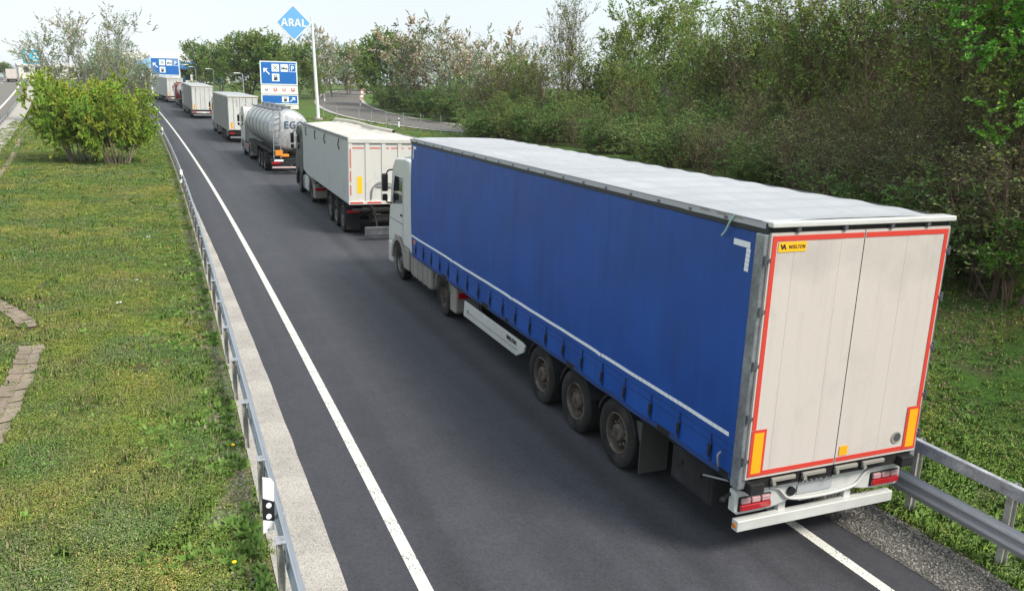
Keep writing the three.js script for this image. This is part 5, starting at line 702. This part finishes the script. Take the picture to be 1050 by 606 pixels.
// ------------------------------------------------------------------ grass, weeds, stones, litter
function bladeClump(seed, n, h, lean, cols, w = 0.006) { const R = RNG(seed), G = new Geo(); for (let i = 0; i < n; i++) { const a = R() * 6.283, r = 0.06 * Math.sqrt(R()), l = h * (0.5 + 0.7 * R()), le = lean * (0.3 + R()), b = R() * 6.283, c = cols[Math.floor(R() * cols.length)]; const p = [Math.cos(a) * r, -0.01, Math.sin(a) * r], dx = Math.cos(b), dz = Math.sin(b), px = -dz * w, pz = dx * w; const m = [p[0] + dx * l * 0.5 * Math.sin(le * 0.6), l * 0.55, p[2] + dz * l * 0.5 * Math.sin(le * 0.6)], t = [p[0] + dx * l * Math.sin(le), l * Math.cos(le * 0.8), p[2] + dz * l * Math.sin(le)];
    const A = [p[0] - px, p[1], p[2] - pz], B = [p[0] + px, p[1], p[2] + pz], C = [m[0] + px * 0.8, m[1], m[2] + pz * 0.8], D = [m[0] - px * 0.8, m[1], m[2] - pz * 0.8], n2 = [dx * 0.5, 0.8, dz * 0.5]; G.tri(A, B, C, ...n2, ...c); G.tri(A, C, D, ...n2, ...c); G.tri(D, C, t, ...n2, ...c); } return G.build(); }
const turf = [[0.175, 0.275, 0.042], [0.215, 0.305, 0.05], [0.15, 0.24, 0.038], [0.32, 0.33, 0.11]];
function scatter(name, label, geo, m, list) { const im = new THREE.InstancedMesh(geo, m, list.length), o = new THREE.Object3D(), c = new THREE.Color(); list.forEach((q, i) => { o.position.set(q[0], q[1], q[2]); o.rotation.set((q[5] ?? 0), q[4], 0); o.scale.setScalar(q[3]); if (q[6]) o.scale.set(q[3] * q[6][0], q[3] * q[6][1], q[3] * q[6][2]); o.updateMatrix(); im.setMatrixAt(i, o.matrix); const k = q[7] ?? [1, 1, 1]; im.setColorAt(i, c.setRGB(...k)); }); im.name = name; im.userData.kind = 'stuff'; im.userData.label = label; im.castShadow = im.receiveShadow = true; scene.add(im); return im; }
{
  const R = RNG(5), turfM = new THREE.MeshStandardMaterial({ vertexColors: true, roughness: 0.9, side: THREE.DoubleSide }), A = [], B = [], Wd = [];
  const clA = bladeClump(1, 20, 0.055, 1.0, turf), clB = bladeClump(2, 22, 0.11, 0.9, [[0.16, 0.25, 0.04], [0.19, 0.29, 0.045], [0.13, 0.21, 0.035]], 0.008);
  const put = (x, z, s0, right) => { const u = x - bend(z); if (!right && x < chanR(z) + 0.02 && x > chanR(z) - 0.46 + 0.08 * vn(z * 3, 9) && x < chanR(z) - 0.1 * vn(z * 2.5, 4) && R() > 0.2 && !(z < -11.7 && z > -13.3)) return; const b = fbm(x * 1.3 + 9, z * 1.3, 0, 3), c = fbm(x * 4, z * 4 + 31, 0, 3), a = fbm(x * 0.35, z * 0.35, 0, 4);
    const bare = sstep(0.57, 0.66, b * 0.6 + c * 0.4); if (R() < bare * 0.85) return; if (!right && u > -7.3) { const e = sstep(-7.2, -6.2, u); if (R() < 0.96 * sstep(0.52, 0.60, e * 0.32 + b * 0.35 + c * 0.33)) return; }
    if (right && R() < sstep(2.8, 6.0, u) * 0.85) return;
    const dry = sstep(0.44, 0.62, a * 0.6 + b * 0.4) * (0.3 + 0.7 * R()), k = 0.8 + 0.45 * R(); const hz = fbm(x * 0.9 + 70, z * 0.9, 0, 3), yl = sstep(0.5, 0.72, hz), bg = sstep(0.48, 0.3, hz); const col = [k * lerp(1.0, 1.55, dry) * (1 + 0.35 * yl - 0.2 * bg), k * lerp(1.05, 1.2, dry) * (1 + 0.18 * yl - 0.06 * bg), k * lerp(0.95, 1.7, dry) * (1 + 0.15 * bg)];
    const lush = (!right && b > 0.72 - 0.2 * sstep(-7.6, -6.3, u) + (R() - 0.5) * 0.12) || (right && u < 4.5) || c > 0.78; const y = landY(x, z); if (lush && R() < 0.4) B.push([x, y, z, s0 * (0.55 + 0.7 * R()), R() * 6.28, (R() - 0.5) * 0.4, null, [k * 0.95, k, k * 0.9]]); else A.push([x, y, z, s0 * (0.7 + 0.7 * R()), R() * 6.28, (R() - 0.5) * 0.4, null, col]); };
  const field = (x0, x1, z0, z1, per, s, right) => { const n = Math.round((x1 - x0) * Math.abs(z1 - z0) * per); for (let i = 0; i < n; i++) { const z = lerp(z0, z1, R()), x = lerp(x0, x1, R()) + bend(z); put(x, z, s, right); } };
  field(-10.8, -6.12, -0.2, -9, 420, 0.95, false); field(-12.5, -6.17, -9, -20, 220, 1.05, false); field(-15, -6.17, -20, -38, 90, 1.4, false); field(-19, -6.2, -38, -62, 32, 2.0, false); field(-20, -6.2, -62, -100, 8, 2.8, false);
  field(1.56, 6, 5, -12, 260, 1.1, true); field(6, 16, 5, -16, 110, 1.3, true); field(4, 24, -70, -112, 10, 2.6, false);
  scatter('turf', 'short mixed green and straw turf on the verges', clA, turfM, A); scatter('lush_grass', 'longer dark green grass by the rails', clB, turfM, B);
  // broad-leaved weeds along the rail
  const wg = new Geo(), Rw = RNG(9); for (let k = 0; k < 16; k++) { const a = Rw() * 6.283; leaf(wg, [Math.cos(a) * 0.02, 0.01, Math.sin(a) * 0.02], [Math.cos(a), 0.5, Math.sin(a)], 0.09, Rw, [[0.11, 0.22, 0.035], [0.14, 0.26, 0.045], [0.18, 0.27, 0.06]][k % 3], 0.5); }
  for (let i = 0; i < 700; i++) { const z = -0.3 - 30 * R() ** 1.6, x = -6.25 - 1.3 * R() ** 2 + bend(z); if (fbm(x * 1.1 + 4, z * 0.8, 0, 3) < 0.47) continue; Wd.push([x, landY(x, z), z, 0.6 + 0.9 * R(), R() * 6.28, 0]); }
  for (let i = 0; i < 130; i++) { const z = -0.5 - 22 * R(), x = -7.5 - 3.5 * R(); if (fbm(x * 0.9, z * 0.9 + 50, 0, 3) < 0.56) continue; Wd.push([x, landY(x, z), z, 0.5 + 0.7 * R(), R() * 6.28, 0, null, [1.1, 1.2, 1.1]]); }
  for (let i = 0; i < 900; i++) { const z = 4 - 16 * R(), x = 1.7 + 4 * R() ** 1.4; Wd.push([x, landY(x, z), z, 0.6 + 0.8 * R(), R() * 6.28, 0]); }
  scatter('weeds', 'broad-leaved weeds growing along the guard rails', wg.build(), turfM, Wd);
  const stG = bladeClump(6, 5, 0.16, 0.7, [[0.36, 0.32, 0.17], [0.30, 0.26, 0.13], [0.24, 0.24, 0.09]], 0.0035), St = [];
  for (let i = 0; i < 5200; i++) { const z = -0.3 - 26 * R() ** 1.3, x = -6.3 - 5.2 * R(); if (vn(x * 0.8 + 20, z * 0.8) < 0.45 || (x < chanR(z) + 0.02 && x > chanR(z) - 0.46)) continue; St.push([x, landY(x, z), z, 0.5 + 0.7 * R(), R() * 6.28, (R() - 0.5) * 1.2]); }
  scatter('dead_stalks', 'thin straw-coloured dead stalks standing in the turf', stG, turfM, St);
  // gravel
  const st = new THREE.IcosahedronGeometry(0.014, 0), sp = st.attributes.position; for (let i = 0; i < sp.count; i++) { const k = 0.75 + 0.5 * hash2(Math.round(sp.getX(i) * 4000), Math.round(sp.getY(i) * 4000 + sp.getZ(i) * 900)); sp.setXYZ(i, sp.getX(i) * k, sp.getY(i) * k * 0.7, sp.getZ(i) * k); } st.computeVertexNormals();
  const S = []; for (let i = 0; i < 16000; i++) { const z = 4 - 14 * R(), u = 0.74 + 0.85 * R(), g = 0.55 + 0.7 * R(); if (u > 1.5 && R() < 0.7) continue; S.push([u + bend(z), roadY(u + bend(z), z) + 0.01, z, 0.4 + 0.9 * R() ** 2, R() * 6, R() * 6, null, [g, g * 0.98, g * 0.94]]); }
  for (let i = 0; i < 5000; i++) { const z = -0.3 - 24 * R() ** 1.4, x = -6.2 - 0.8 * R() ** 1.8 + bend(z), g = 0.8 + 0.7 * R(); S.push([x, landY(x, z) + 0.005, z, 0.4 + 1.1 * R() ** 2, R() * 6, R() * 6, null, [g * 1.02, g * 0.98, g * 0.9]]); }
  scatter('gravel_stones', 'loose grey gravel stones on the shoulder and rail edge', st, mat(0x8b8781, 0.95), S);
  // fallen leaves on the bank
  const lg = new Geo(), Rl = RNG(4); leaf(lg, [0, 0, 0], [1, 0.1, 0], 0.08, Rl, [1, 1, 1], 0.7); const Lf = [];
  for (let i = 0; i < 30000; i++) { const z = 4 - 20 * R(), u = 2.8 + 11.5 * R(); if (vn(u * 1.1, z * 1.1 + 40) < 0.35) continue; const k = 0.6 + 0.7 * R(); Lf.push([u, landY(u, z) + 0.02, z, 0.6 + 0.7 * R(), R() * 6, (R() - 0.5) * 0.8, null, [0.24 * k, 0.16 * k, 0.10 * k]]); }
  scatter('fallen_leaves', 'brown fallen leaves scattered on the grass bank', lg.build(), turfM, Lf);
}
{ // dandelions and litter that the photo lets one count
  const yl = mat(0xe8c417, 0.8); const G2 = (px, py) => { const d = cFwd.clone().addScaledVector(cRight0, (px - CAM.W / 2) / CAM.f * Math.cos(CAM.roll) + (CAM.H / 2 - py) / CAM.f * -Math.sin(CAM.roll)).addScaledVector(cUp0, (CAM.H / 2 - py) / CAM.f * Math.cos(CAM.roll) + (px - CAM.W / 2) / CAM.f * Math.sin(CAM.roll)); const t = -CAM.y / d.y; return [CAM.x + d.x * t, CAM.z + d.z * t]; };
  for (const [px, py] of [[239.5, 469], [241, 593], [216, 308], [213, 300]]) { const [x, z] = G2(px, py), t = thing('dandelion', 'yellow dandelion flower in the grass by the guard rail', 'flower', [x, landY(x, z), z], px, 'dandelions along the guard rail'); mesh('flower_head', [new THREE.SphereGeometry(0.028, 10, 6).scale(1, 0.5, 1).translate(0, 0.13, 0)], yl, t); mesh('stalk', [cylY(0.005, 0.14, 0, 0.06, 0, 5)], mat(0x6d8a3a, 0.8), t); }
  for (const [px, py, s, lab] of [[122, 316, 0.07, 'crumpled white and blue wrapper lying on the grass'], [152, 248, 0.08, 'torn white paper scrap lying on the grass'], [140, 292, 0.06, 'small pale paper scrap on the grass']]) { const [x, z] = G2(px, py), t = mesh(numbered('litter'), [sheet(5, 5, (u, v) => [(u - 0.5) * s * 1.5, 0.03 * fbm(u * 5 + px, v * 5, 0, 2) + 0.06, (v - 0.5) * s])], mat(0xdfe4e6, 0.6), scene); t.position.set(x, landY(x, z), z); tag(t, lab, 'litter'); }
}
// console.log(Object.entries(PROTO).map(([k,v])=>k+' '+v.crown.attributes.position.count/3+' '+v.branches.attributes.position.count/3+' h'+protoH[k].toFixed(1)).join('; '));
renderer.render(scene, camera);
